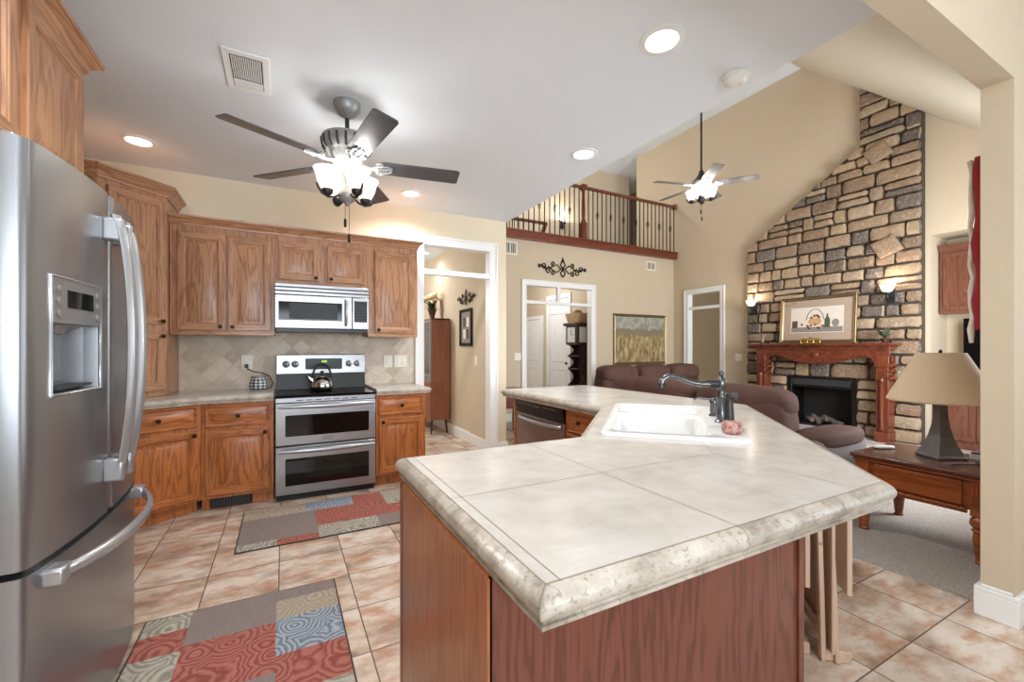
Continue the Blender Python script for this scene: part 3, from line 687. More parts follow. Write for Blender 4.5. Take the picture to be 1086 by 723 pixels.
# microwave
def microwave():
    W = .812; z0, z1 = 1.50, 1.919
    t = thing('microwave', 'stainless over the range microwave under the short cabinet', 'microwave', (-.065, 4.42, 0))
    MB().box(0, W, .02, .45, z0+.012, z1).build('body', 'dkgrey', t, bevel=.003)
    MB().box(.01, W-.01, .03, .42, z0-.018, z0+.012).build('bottom_vent', 'black', t)
    mb = MB()
    for i in range(3): mb.box(0, W, -.01+.004*i, .02, z1-.030-i*.034, z1-.002-i*.034)
    mb.build('top_grille', 'steelh', t, bevel=.003)
    mb = MB(); mb.box(0, .655, -.018, .02, z0+.012, z1-.104); d = mb.build('door', 'steelh', t, bevel=.005)
    MB().box(.03, .565, -.0215, -.018, z0+.085, z1-.165).build('door_glass', 'bglass', d, bevel=.002)
    MB().box(.115, .525, -.0225, -.0215, z0+.098, z1-.178).build('mesh_window', 'dkgrey', d)
    MB().tube([(.60, -.02, z0+.045), (.60, -.05, z0+.075), (.60, -.055, z0+.16), (.60, -.055, z0+.20), (.60, -.05, z1-.16), (.60, -.02, z1-.13)], .013, 10).build('handle', 'handle', d, smooth=60)
    c = MB().box(.658, W, -.018, .02, z0+.012, z1-.104).build('control_panel', 'steelh', t, bevel=.004)
    p = MB().box(.675, W-.018, -.0205, -.018, z0+.08, z1-.135).build('keypad', 'black', c)
    mb = MB()
    for r in range(6):
        for i in range(4): mb.box(.684+i*.027, .704+i*.027, -.0212, -.0204, z0+.09+r*.026, z0+.107+r*.026)
    mb.build('key', 'dkgrey', p); return t
microwave()
# outlets and switches
def plate(label, loc, rz=0, gangs=1, kind='switch'):
    w_ = .045+.05*gangs; t = thing('switch_plate' if kind == 'switch' else 'outlet_plate', label, 'switch' if kind == 'switch' else 'outlet', loc, rz)
    MB().prism(rrect(-w_/2, w_/2, -.068, .068, .006), -.007, -.0005, 'y').build('cover', 'ivory', t, bevel=.002)
    for g in range(gangs):
        x = (g-(gangs-1)/2)*.05
        if kind == 'switch': MB().box(x-.014, x+.014, -.012, -.006, -.03, .03).build('rocker', 'white', t, bevel=.002)
        else:
            for z in (.022, -.022): MB().lathe([(.015, .006), (.016, .010)], (x, 0, z), 16, 'y').build('socket', 'white', t)
    return t
plate('ivory wall outlet on the backsplash above the patterned warmer', (-.306, KY-.013, 1.193), kind='outlet')
plate('single switch plate on the backsplash, left of the double one', (1.03, KY-.013, 1.183))
plate('double switch plate on the backsplash nearest the doorway', (1.17, KY-.013, 1.183), gangs=2)
plate('double switch plate on the tan wall left of the hall opening', (3.85-.09, LY, 1.175), gangs=2)
plate('switch plate on the wall between small doorway and stone fireplace', (LX, 5.28, 1.15), -PI/2, gangs=2)
plate('switch plate inside the dining room beside the doorway casing', (2.33, 5.42, 1.16), -PI/2)
# patterned warmer with cord
t = thing('wax_warmer', 'small black and white patterned ceramic warmer on the left counter', 'pot', (-.20, 4.66, .941))
MB().lathe([(.05, 0), (.072, .008), (.078, .04), (.074, .075), (.06, .105), (.05, .118), (.054, .125), (.046, .126)], n=28).build('body', 'lattice', t, smooth=60)
MB().lathe([(.058, .112), (.062, .122), (.058, .128), (.03, .124)], n=24).build('dish', 'silver', t, smooth=60)
MB().tube([(-.106, .207, .215), (-.095, .16, .19), (-.05, .14, .165), (.03, .15, .145), (.085, .12, .12), (.115, .06, .06), (.10, .01, .012), (.07, .01, .012)], .005, 6).build('power_cord', 'black', t)
MB().box(-.122, -.092, .172, .206, .20, .235).build('plug', 'black', t, bevel=.004)

# ------------------------------------------------------------------ refrigerator
def fridge():
    t = thing('refrigerator', 'large stainless french door refrigerator with ice dispenser', 'refrigerator', (-.62, 1.65, 0), PI/2)
    # local: x along the front (world +Y), y into the wall, z up ; front at y=0, bulging to y=-.045
    W, G, T, S = .99, .495, 1.905, .715
    MB().box(.006, W-.006, .075, .90, .03, T-.03).build('body', 'silver', t, bevel=.004)
    MB().box(.03, W-.03, .09, .6, 0, .05).build('kick_grille', 'black', t)
    def curve(x): u = 2*x/W-1; return -.045*(1-abs(u)**2.4)
    def panel(x0, x1, z0, z1, hole=None):
        """bulged door skin with rounded side edges"""
        mb = MB(); n = 18; r = .022
        xs = [x0+.0005, x0+.004, x0+.011, x0+r]+[x0+r+(x1-x0-2*r)*i/n for i in range(1, n)]+[x1-r, x1-.011, x1-.004, x1-.0005]
        def yy(x):
            e = min(x-x0, x1-x); b = curve(x)
            return b+(0 if e >= r else (r-math.sqrt(max(0, r*r-(r-e)**2))))
        ring = [(x, yy(x)) for x in xs]+[(x1, .066), (x0, .066)]
        if not hole: mb.prism(ring, z0, z1); return mb
        hx0, hx1, hz0, hz1 = hole; i0 = min(range(len(xs)), key=lambda i: abs(xs[i]-hx0)); i1 = min(range(len(xs)), key=lambda i: abs(xs[i]-hx1))
        zs_ = [z0, hz0, hz1, z1]; g = [[mb.v((x, yy(x), z)) for x in xs] for z in zs_]
        for a in range(3):
            for i in range(len(xs)-1):
                if a == 1 and i0 <= i < i1: continue
                mb.f([g[a][i], g[a][i+1], g[a+1][i+1], g[a+1][i]])
        bk = [[mb.v((x, .066, z)) for x in (x0, x1)] for z in zs_]
        for a in range(3):
            mb.f([bk[a][0], g[a][0], g[a+1][0], bk[a+1][0]]); mb.f([g[a][-1], bk[a][1], bk[a+1][1], g[a+1][-1]])
            mb.f([bk[a][1], bk[a][0], bk[a+1][0], bk[a+1][1]])
        mb.f(g[0][::-1]+[bk[0][0], bk[0][1]]); mb.f(g[-1]+[bk[-1][1], bk[-1][0]])
        return mb, xs[i0], xs[i1], yy
    H = (.105, .385, 1.19, 1.545)
    mb, hx0, hx1, yy = panel(.0, G-.004, S+.01, T, H); dl = mb.build('door', 'steel', t, smooth=40)
    dr = panel(G+.004, W, S+.01, T).build('door', 'steel', t, smooth=40)
    fz = panel(.0, W, .055, S-.01).build('freezer_drawer', 'steel', t, smooth=40)
    MB().box(.012, W-.012, .066, .078, .06, T-.01).build('door_gasket', 'black', t)
    for x in (.03, W-.11): MB().box(x, x+.085, .03, .16, T-.028, T+.018).build('hinge_cover', 'silver', t, bevel=.006)
    # dispenser
    zc = 1.405; ym = (yy(hx0)+yy(hx1))/2
    mb = MB(); b = .045
    def q(k, y, z0=H[2], z1=zc): return [(hx0+k, y, z0+k), (hx1-k, y, z0+k), (hx1-k, y, z1), (hx0+k, y, z1)]
    f = [(hx0, yy(hx0), H[2]), (hx1, yy(hx1), H[2]), (hx1, yy(hx1), zc), (hx0, yy(hx0), zc)]
    mb.rings([f, [(hx0+.004, ym+.03, H[2]+.012), (hx1-.004, ym+.03, H[2]+.012), (hx1-.004, ym+.03, zc), (hx0+.004, ym+.03, zc)], [(hx0+.012, ym+.085, H[2]+.03), (hx1-.012, ym+.085, H[2]+.03), (hx1-.012, ym+.085, zc-.03), (hx0+.012, ym+.085, zc-.03)]], True, False, True)
    cav = mb.build('dispenser_recess', 'silver', dl, smooth=0)
    MB().box(hx0+.03, hx1-.03, ym+.0, ym+.075, H[2]+.014, H[2]+.022).build('drip_tray', 'dkgrey', cav)
    MB().tube([(hx0+.14, ym+.05, zc+.005), (hx0+.14, ym+.05, zc-.03)], [.03, .02], 12).build('dispenser_nozzle', 'silver', cav, smooth=50)
    mb = MB(); mb.rings([[(hx0, yy(hx0)+.01, zc), (hx1, yy(hx1)+.01, zc), (hx1, yy(hx1)+.01, H[3]), (hx0, yy(hx0)+.01, H[3])], [(hx0, yy(hx0)-.003, zc), (hx1, yy(hx1)-.003, zc), (hx1, yy(hx1)-.003, H[3]), (hx0, yy(hx0)-.003, H[3])]]); cp = mb.build('control_panel', 'silver', dl, bevel=.002)
    m0, m1 = hx0+.085, hx1-.055
    mb = MB()
    def yp(x, o): return yy(hx0)+(yy(hx1)-yy(hx0))*(x-hx0)/(hx1-hx0)-.003-o
    mb.rings([[(m0, yp(m0, -.002), zc+.05), (m1, yp(m1, -.002), zc+.05), (m1, yp(m1, -.002), H[3]-.035), (m0, yp(m0, -.002), H[3]-.035)], [(m0, yp(m0, .002), zc+.05), (m1, yp(m1, .002), zc+.05), (m1, yp(m1, .002), H[3]-.035), (m0, yp(m0, .002), H[3]-.035)]]); mb.build('display', 'bglass', cp)
    for x in (hx0+.04, hx1-.026):
        for k in range(3): MB().lathe([(.012, 0), (.012, .004), (.008, .005)], (x, yp(x, 0), zc+.03+k*.037), 10, 'y').build('button', 'handle', cp)
    # rim round the dispenser
    rim = [(hx0, H[2]), (hx1, H[2]), (hx1, H[3]), (hx0, H[3])]
    mb = MB(); mb.tube([(x, yy(x)-.001, z) for x, z in rim]+[(hx0, yy(hx0)-.001, H[2])], .006, 6); mb.build('dispenser_rim', 'handle', dl, smooth=60)
    # handles: tall bowed blades beside the gap
    def handle(par, x, sg):
        mb = MB(); n = 16; rings = []
        for i in range(n+1):
            s = i/n; z = .86+.96*s; bow = -.045-.032-.05*math.sin(PI*s)**.6
            wd = .020+.006*math.sin(PI*s); th = .014
            cx = x+sg*.012*math.sin(PI*s)
            rings.append([(cx+a*wd, bow+b_*th, z) for a, b_ in ((-1, .6), (-.7, -.6), (0, -1), (.7, -.6), (1, .6), (.6, 1), (-.6, 1))])
        mb.rings(rings)
        h = mb.build('handle', 'handle', par, smooth=60)
        for z in (.87, 1.755): MB().box(x-.02, x+.02, -.10, curve(x)+.005, z-.03, z+.055).build('handle_mount', 'handle', h, bevel=.008)
    handle(dl, G-.05, -1); handle(dr, G+.05, 1)
    mb = MB(); n = 20; rings = []
    for i in range(n+1):
        s = i/n; x = .10+(W-.16)*s; y = curve(x)-.028-.062*math.sin(PI*s)**.7
        rings.append([(x, y+b_*.012, .665+a*.021) for a, b_ in ((-1, .6), (-.7, -.6), (0, -1), (.7, -.6), (1, .6), (.6, 1), (-.6, 1))])
    mb.rings(rings); h = mb.build('handle', 'handle', fz, smooth=60)
    for x in (.10, W-.06): MB().box(x-.035, x+.03, curve(x)-.04, curve(x)+.012, .64, .692).build('handle_mount', 'handle', h, bevel=.008)
    MB().box(.05, W-.05, -.01, .02, S-.012, S+.012).build('drawer_grip', 'dkgrey', fz)
    return t
fridge()
FANPH = -10
# ------------------------------------------------------------------ island
C4 = math.sqrt(.5)
POLY = [(.408, .642), (1.65, .642), (3.0, 1.992), (3.0, 3.90), (1.99, 3.90), (1.99, 2.37), (1.25, 1.63), (.408, 1.63)]
SINK = dict(c=(1.97, 1.79), hx=.575, hy=.33)
def sinkpt(x, y): a, b = R45(x, y); return (SINK['c'][0]+a, SINK['c'][1]+b)
def island_base():
    t = thing('island_cabinet', 'reddish oak angled island cabinet carrying the big stone counter', 'cabinet', (0, 0, 0))
    foot = [(.39, .835), (1.53, .835), (2.70, 2.005), (2.70, 3.80), (2.06, 3.80), (2.06, 2.45), (1.28, 1.565), (.39, 1.565)]
    inner = [(.41, .855), (1.52, .855), (2.68, 2.015), (2.68, 3.78), (2.08, 3.78), (2.08, 2.44), (1.29, 1.545), (.41, 1.545)]
    MB().fill([foot, inner], .0, .846).build('cabinet_body', 'oakend', t, smooth=0)
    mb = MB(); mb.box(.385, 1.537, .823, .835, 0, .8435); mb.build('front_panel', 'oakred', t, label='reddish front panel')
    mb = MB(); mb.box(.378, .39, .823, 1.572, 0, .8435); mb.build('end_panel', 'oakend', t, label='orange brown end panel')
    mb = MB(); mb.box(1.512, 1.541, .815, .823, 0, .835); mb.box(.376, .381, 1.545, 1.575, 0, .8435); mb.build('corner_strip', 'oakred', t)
    mb = MB(); mb.box(2.05, 2.70, 3.80, 3.82, 0, .855); mb.build('end_panel', 'oak', t)
    # fronts facing the kitchen on the far leg
    e = bpy.data.objects.new('front_run', None); COL.objects.link(e); e.parent = t; e.location = (2.06, 2.90, 0); e.rotation_euler = (0, 0, -PI/2)
    for x0, x1, z0, z1 in ((.01, .36, .655, .835), (.01, .36, .42, .64)):
        mb = MB(); raised(mb, x0, x1, z0, z1, .024); d = mb.build('drawer', ('oakbh', 'oakbh'), t, smooth=25)
        d.location = e.location; d.rotation_euler = e.rotation_euler; knob(d, (x0+x1)/2, (z0+z1)/2)
    bpy.data.objects.remove(e)
    return t
island_base()
def island_top():
    t = thing('island_worktop', 'large angled beige stone island counter holding the sink', 'worktop', (0, 0, 0))
    hole = [sinkpt(x, y) for x, y in rrect(-SINK['hx']+.03, SINK['hx']-.03, -SINK['hy']+.03, SINK['hy']-.03, .05)]
    ins = lambda k: None
    def off(k):
        n = len(POLY); P = [Vector(p) for p in POLY]; o = []
        for i in range(n):
            d0 = (P[i]-P[i-1]).normalized(); d1 = (P[(i+1) % n]-P[i]).normalized()
            n0 = Vector((d0.y, -d0.x)); n1 = Vector((d1.y, -d1.x)); m_ = (n0+n1).normalized(); m_ /= m_.dot(n0); o.append(tuple(P[i]-m_*k))
        return o
    MB().fill([POLY, hole], .848, .914).build('top_slab', 'counter', t, smooth=0)
    prof = [(0, 0), (.012, -.004), (.023, -.012), (.030, -.025), (.030, -.034), (.025, -.045), (.016, -.052), (.013, -.054), (.013, -.059), (.018, -.061), (.017, -.069), (.0, -.070)]
    MB().sweep(POLY, prof, .914, True).build('edge_nosing', 'edge', t, smooth=50)
    mb = MB(); g = .0016
    def line(a, b, r=g):
        d = (Vector(b)-Vector(a)).normalized(); n_ = Vector((-d.y, d.x))*r
        mb.f([mb.v((a[0]+n_.x, a[1]+n_.y, .9145)), mb.v((a[0]-n_.x, a[1]-n_.y, .9145)), mb.v((b[0]-n_.x, b[1]-n_.y, .9145)), mb.v((b[0]+n_.x, b[1]+n_.y, .9145))])
    o = off(.001)
    for i in range(len(o)): line(o[i], o[(i+1) % len(o)], .0016)
    line((.408+.032, .642), (.408+.032, 1.63), .0014)
    xL = .408; yB = .642
    line((xL, 1.13), (1.50, 1.13)); line((.94, yB), (.94, 1.63)); line((1.50, 1.13), (1.70, 1.36)); line((1.50, .64), (1.50, 1.13)); 
    line((2.62, 2.5), (3.0, 2.5)); line((1.99, 3.05), (3.0, 3.05)); line((2.5, 2.45), (2.5, 3.9))
    
    mb.build('grout_joint', 'grout', t, smooth=0)
    def joint(pts): MB().tube(pts, .0018, 4).build('nosing_joint', 'grout', t)
    def ring(p, n_): joint([(p[0]+n_[0]*(o-.001), p[1]+n_[1]*(o-.001), .914+z) for o, z in prof[:9]])
    for x in (.94, 1.36): ring((x, .642), (0, -1))
    ring((.408, 1.05), (-1, 0))
    joint([(.408-o, .642-o, .9145+z) for o, z in prof[:9]]); return t
island_top()
# dishwasher in the far leg
t = thing('dishwasher', 'stainless dishwasher with black control strip in the far leg of the island', 'dishwasher', (2.058, 3.73, 0), -PI/2)
MB().box(0, .80, -.015, .001, .10, .70).build('door', 'dsteel', t, bevel=.006)
c = MB().prism([(-.006, .70), (.001, .70), (.001, .845), (-.03, .845), (-.032, .80), (-.02, .712)], 0, .80, 'x').build('control_panel', 'black', t, bevel=.003)
mb = MB()
for i in range(7): mb.box(.06+i*.035, .082+i*.035, -.034, -.028, .80, .808); mb.box(.50+i*.03, .516+i*.03, -.034, -.028, .80, .808)
for i in range(4): mb.box(.32+i*.035, .34+i*.035, -.034, -.028, .79+.01*(i % 2), .80+.01*(i % 2))
mb.build('button', 'silver', c)
MB().tube([(.04+i*.72/14, -.015-.045*math.sin(PI*i/14)**.6, .665) for i in range(15)], .016, 8).build('handle', 'handle', t, smooth=60)
MB().box(0, .80, -.012, .001, .0, .095).build('kick_plate', 'black', t)
# sink
def sink():
    t = thing('sink', 'white double bowl drop in sink set diagonally in the island', 'sink', (SINK['c'][0], SINK['c'][1], .9145), PI/4)
    hx, hy = SINK['hx'], SINK['hy']; z = .016
    o0 = rrect(-hx, hx, -hy, hy, .035); o1 = rrect(-hx+.004, hx-.004, -hy+.004, hy-.004, .033); o2 = rrect(-hx+.014, hx-.014, -hy+.014, hy-.014, .03)
    b1 = (-hx+.055, .10, -hy+.14, hy-.05); b2 = (.125, hx-.055, -hy+.14, hy-.05)
    mb = MB(); mb.rings([[(x, y, 0) for x, y in o0], [(x, y, z*.7) for x, y in o0], [(x, y, z) for x, y in o1], [(x, y, z) for x, y in o2]], True, False, False)
    es = []
    for lp in (o2, rrect(*b1, .07), rrect(*b2, .07)):
        vs = [mb.v((x, y, z)) for x, y in lp]
        for i in range(len(vs)): es.append(mb.bm.edges.new((vs[i], vs[(i+1) % len(vs)])))
    bmesh.ops.triangle_fill(mb.bm, use_beauty=True, edges=es)
    for b, dp in ((b1, .19), (b2, .15)):
        def rr(k, zz, r): return [(x, y, zz) for x, y in rrect(b[0]+k, b[1]-k, b[2]+k, b[3]-k, max(.02, r-k*.3))]
        mb.rings([rr(0, z, .07), rr(.006, z-.004, .07), rr(.014, z-.02, .07), rr(.03, -dp+.05, .07), rr(.05, -dp+.012, .07), rr(.09, -dp, .06)], True, False, True)
    bmesh.ops.remove_doubles(mb.bm, verts=mb.bm.verts, dist=1e-5)
    mb.build('basin', 'porc', t, smooth=50)
    for x in (-.20, .31): MB().lathe([(.042, -.19 if x < 0 else -.15), (.04, (-.186 if x < 0 else -.146)), (.012, (-.188 if x < 0 else -.148))], (x, .045, 0), 20).build('drain', 'chrome', t)
    return t
sink()
ZD = .9305
def flange(mb, x, y, r=.026): mb.lathe([(r, 0), (r, .006), (r*.7, .012), (r*.55, .02), (r*.62, .026), (r*.5, .032)], (x, y, 0), 16)
def faucet():
    p = sinkpt(-.107, -.272)
    t = thing('faucet', 'tall gunmetal bridge style faucet with long curved spout at the sink', 'faucet', (p[0], p[1], ZD), PI/4)
    MB().lathe([(.032, 0), (.032, .008), (.022, .016), (.026, .03), (.023, .05), (.021, .12), (.026, .135), (.026, .145), (.019, .155), (.021, .18), (.026, .19), (.026, .225), (.018, .238), (.010, .244), (.012, .254), (.016, .262), (.012, .272), (.004, .276)], n=20).build('column', 'gun', t, smooth=50)
    a = .12
    pts = [(0, 0, .208), (-.01, .05, .205), (-.02, .10, .204), (-.03, .15, .212), (-.045, .20, .232), (-.06, .24, .246), (-.075, .275, .246), (-.085, .300, .230), (-.088, .308, .206)]
    sp = MB().tube(pts, [.018, .018, .015, .014, .0145, .015, .016, .0165, .017], 12).build('spout', 'gun', t, smooth=60)
    MB().tube([(-.088, .308, .21), (-.089, .309, .188)], [.021, .019], 14).build('aerator', 'gun', sp, smooth=60)
    MB().lathe([(.020, -.03), (.020, .03)], (-.009, .042, .206), 14, 'y').build('spout_collar', 'pewterd', sp)
    h = MB(); h.lathe([(.028, 0), (.026, .008), (.018, .016), (.022, .03), (.020, .07), (.024, .085), (.018, .10), (.008, .108)], (.225, .005, 0), 16)
    hb = h.build('valve_handle', 'gun', t, smooth=50)
    MB().tube([(.225, .005, .094), (.22, .05, .102), (.21, .095, .104), (.205, .115, .098)], [.006, .0055, .0055, .007], 8).build('lever', 'gun', hb, smooth=60)
    return t
faucet()
p = sinkpt(-.33, -.272)
t = thing('side_sprayer', 'gunmetal side sprayer beside the faucet nearest the pink scrubber', 'sprayer', (p[0], p[1], ZD), PI/4)
MB().lathe([(.032, 0), (.031, .008), (.02, .016), (.024, .028), (.034, .036), (.024, .05)], n=16).build('holder', 'gun', t, smooth=50)
s_ = MB().lathe([(.024, .045), (.024, .06), (.019, .14), (.018, .155), (.022, .16), (.021, .175), (.010, .182)], n=16).build('wand', 'pewterd', t, smooth=50)
MB().tube([(0, .02, .165), (-.006, -.022, .168), (-.01, -.04, .165)], [.014, .016, .018], 12).build('nozzle', 'gun', s_, smooth=50)
p = sinkpt(-.43, -.268)
t = tag(MB().lathe([(.03, 0), (.042, .008), (.046, .026), (.044, .046), (.034, .056), (.02, .057)], n=22).build('scrubber', 'pumice', smooth=60), 'small round mottled pink scrubber on the sink corner', 'scrubber'); t.location = (p[0], p[1], ZD)
# folded tray tables leaning under the overhang
def tray(a, p, label):
    """stored folded, parallel to the angled panel: a along it, p out from it; local -y points outwards"""
    t = thing('folding_tray_table', label, 'tray table', ((a+p)*C4, (a-p)*C4, 0), PI/4)
    for x in (-.20, .20):
        for y, z0, z1, ln in ((0, .0, .80, .02), (-.052, .0, .78, .035)):
            mb = MB(); q = lambda xx, yy, zz: [(xx-.019, yy-.010, zz), (xx+.019, yy-.010, zz), (xx+.019, yy+.010, zz), (xx-.019, yy+.010, zz)]
            mb.rings([q(x, y, z0+.001), q(x, y+ln*.5, (z0+z1)/2), q(x, y+ln, z1)]); l = mb.build('leg', 'palewood', t, bevel=.004)
            MB().cyl((x-.021, y+ln*.6, .50), (x-.018, y+ln*.6, .50), .007, n=10).build('bolt', 'pewter', l)
    MB().box(-.24, .24, -.034, -.020, .05, .60).build('tray_top', 'palewood', t, bevel=.003)
    MB().box(-.19, .19, -.012, .010, .09, .13).build('stretcher', 'palewood', t, bevel=.003); MB().box(-.23, -.10, -.098, -.078, .30, .81).build('side_rail', 'palewood', t, bevel=.003)
    MB().box(-.205, -.155, -.105, -.005, .001, .05).build('foot_block', 'palewood', t, bevel=.004); MB().box(-.16, .16, -.066, -.044, .02, .06).build('stretcher', 'palewood', t, bevel=.003)
    return t
tray(2.37, .585, 'pale folded wooden tray table stored nearest the island panel')
tray(2.35, .73, 'pale folded wooden tray table, outermost under the counter overhang')
# rugs
def rug(name, label, x0, y0, x1, y1, patches, rz=0):
    t = thing(name, label, 'rug', (x0, y0, 0), rz); W, H = x1-x0, y1-y0
    MB().box(0, W, 0, H, .001, .008).build('binding', 'redge', t, bevel=.002)
    mats = ['rred', 'rtaupe', 'rsage', 'rtan', 'rblue']; mb = MB()
    for (a, b, c, d, m_) in patches: mb.mat(m_).box(.008+a*(W-.016), .008+c*(W-.016), .008+b*(H-.016), .008+d*(H-.016), .004, .0105)
    mb.build('pile', mats, t, smooth=0); return t
rug('runner_rug', 'patchwork rug lying in front of the range', -.278, 3.285, 1.2, 4.08,
    [(0, .0, .16, .12, 2), (.16, 0, .34, .12, 0), (0, .12, .34, .72, 1), (0, .72, .3, 1, 3), (.3, .72, .55, 1, 4), (.34, .12, .34+.0001, .13, 0), (.34, 0, .63, .28, 2), (.63, 0, .84, .28, 1), (.84, 0, 1, .28, 4), (.34, .28, 1, .55, 0), (.34, .55, .72, .72, 0), (.55, .72, .72, 1, 0), (.72, .55, 1, 1, 2)])
rug('patchwork_rug', 'patchwork rug in the foreground beside the refrigerator', -.585, 1.2, .262, 2.665,
    [(0, .90, .22, 1, 2), (0, .78, .22, .90, 0), (0, .62, .22, .78, 2), (0, .42, .22, .62, 3), (.22, .80, .66, 1, 1), (.66, .93, 1, 1, 1), (.66, .81, 1, .93, 3), (.66, .62, 1, .81, 4), (.22, .55, .66, .80, 0), (.66, .45, 1, .62, 0), (.22, .3, .66, .55, 1), (0, .2, .22, .42, 0), (.66, .2, 1, .45, 2), (.22, 0, 1, .2, 0), (0, 0, .22, .2, 4), (.22, .2, .66, .3, 3)])
# ------------------------------------------------------------------ ceiling things of the kitchen
def can(label, x, y, z=ZC, power=P_CAN):
    t = thing('recessed_light', label, 'ceiling light', (x, y, z), 0)
    MB().lathe([(.112, -.001), (.112, -.007), (.085, -.012), (.078, -.004)], n=32, cap=False).build('trim_ring', 'trimw', t)
    MB().lathe([(.079, -.004), (.05, -.003), (.004, -.003)], n=28).build('lens', 'bulb', t)
    light('lamp', 'SPOT', (x, y, z-.03), power*4, NEUT, (0, 0, 0), .06, None, 2.7, .8); return t
can('recessed ceiling light at far left above the refrigerator', -.983, 4.287, ZC, 3)
can('large near recessed ceiling light at the top right', 1.737, 1.609, ZC, 4)
can('recessed ceiling light nearest the balcony edge', 2.188, 2.857)
can('recessed ceiling light just right of the kitchen fan blades', 1.171, 4.427, ZC, 16)
can('recessed light on the dining room ceiling behind the transom', 2.05, 6.93, 2.9, 5)
t = thing('ceiling_vent', 'white ceiling air vent with dark louvres left of the fan', 'vent', (-.18, 2.93, ZC), 0)
MB().box(-.115, .115, -.20, .20, -.009, -.0005).build('frame', 'trimw', t, bevel=.004)
MB().box(-.078, .078, -.16, .16, -.0105, -.009).build('duct_opening', 'dkgrey', t)
mb = MB()
for i in range(15): mb.box(-.072+i*.0098, -.067+i*.0098, -.155, .06, -.014, -.0105)
for i in range(9): mb.box(-.075, .075, .075+i*.009, .079+i*.009, -.014, -.0105)
mb.build('louvre', 'trimw', t)
t = thing('smoke_detector', 'round white smoke detector near the ceiling edge', 'smoke detector', (2.346, 1.618, ZC))
MB().lathe([(.075, -.001), (.075, -.014), (.062, -.018), (.060, -.04), (.045, -.052), (.01, -.054)], n=28).build('body', 'white', t, smooth=50)
MB().lathe([(.012, -.052), (.012, -.057), (.003, -.058)], (.02, -.02, 0), 12).build('test_button', 'ivory', t)

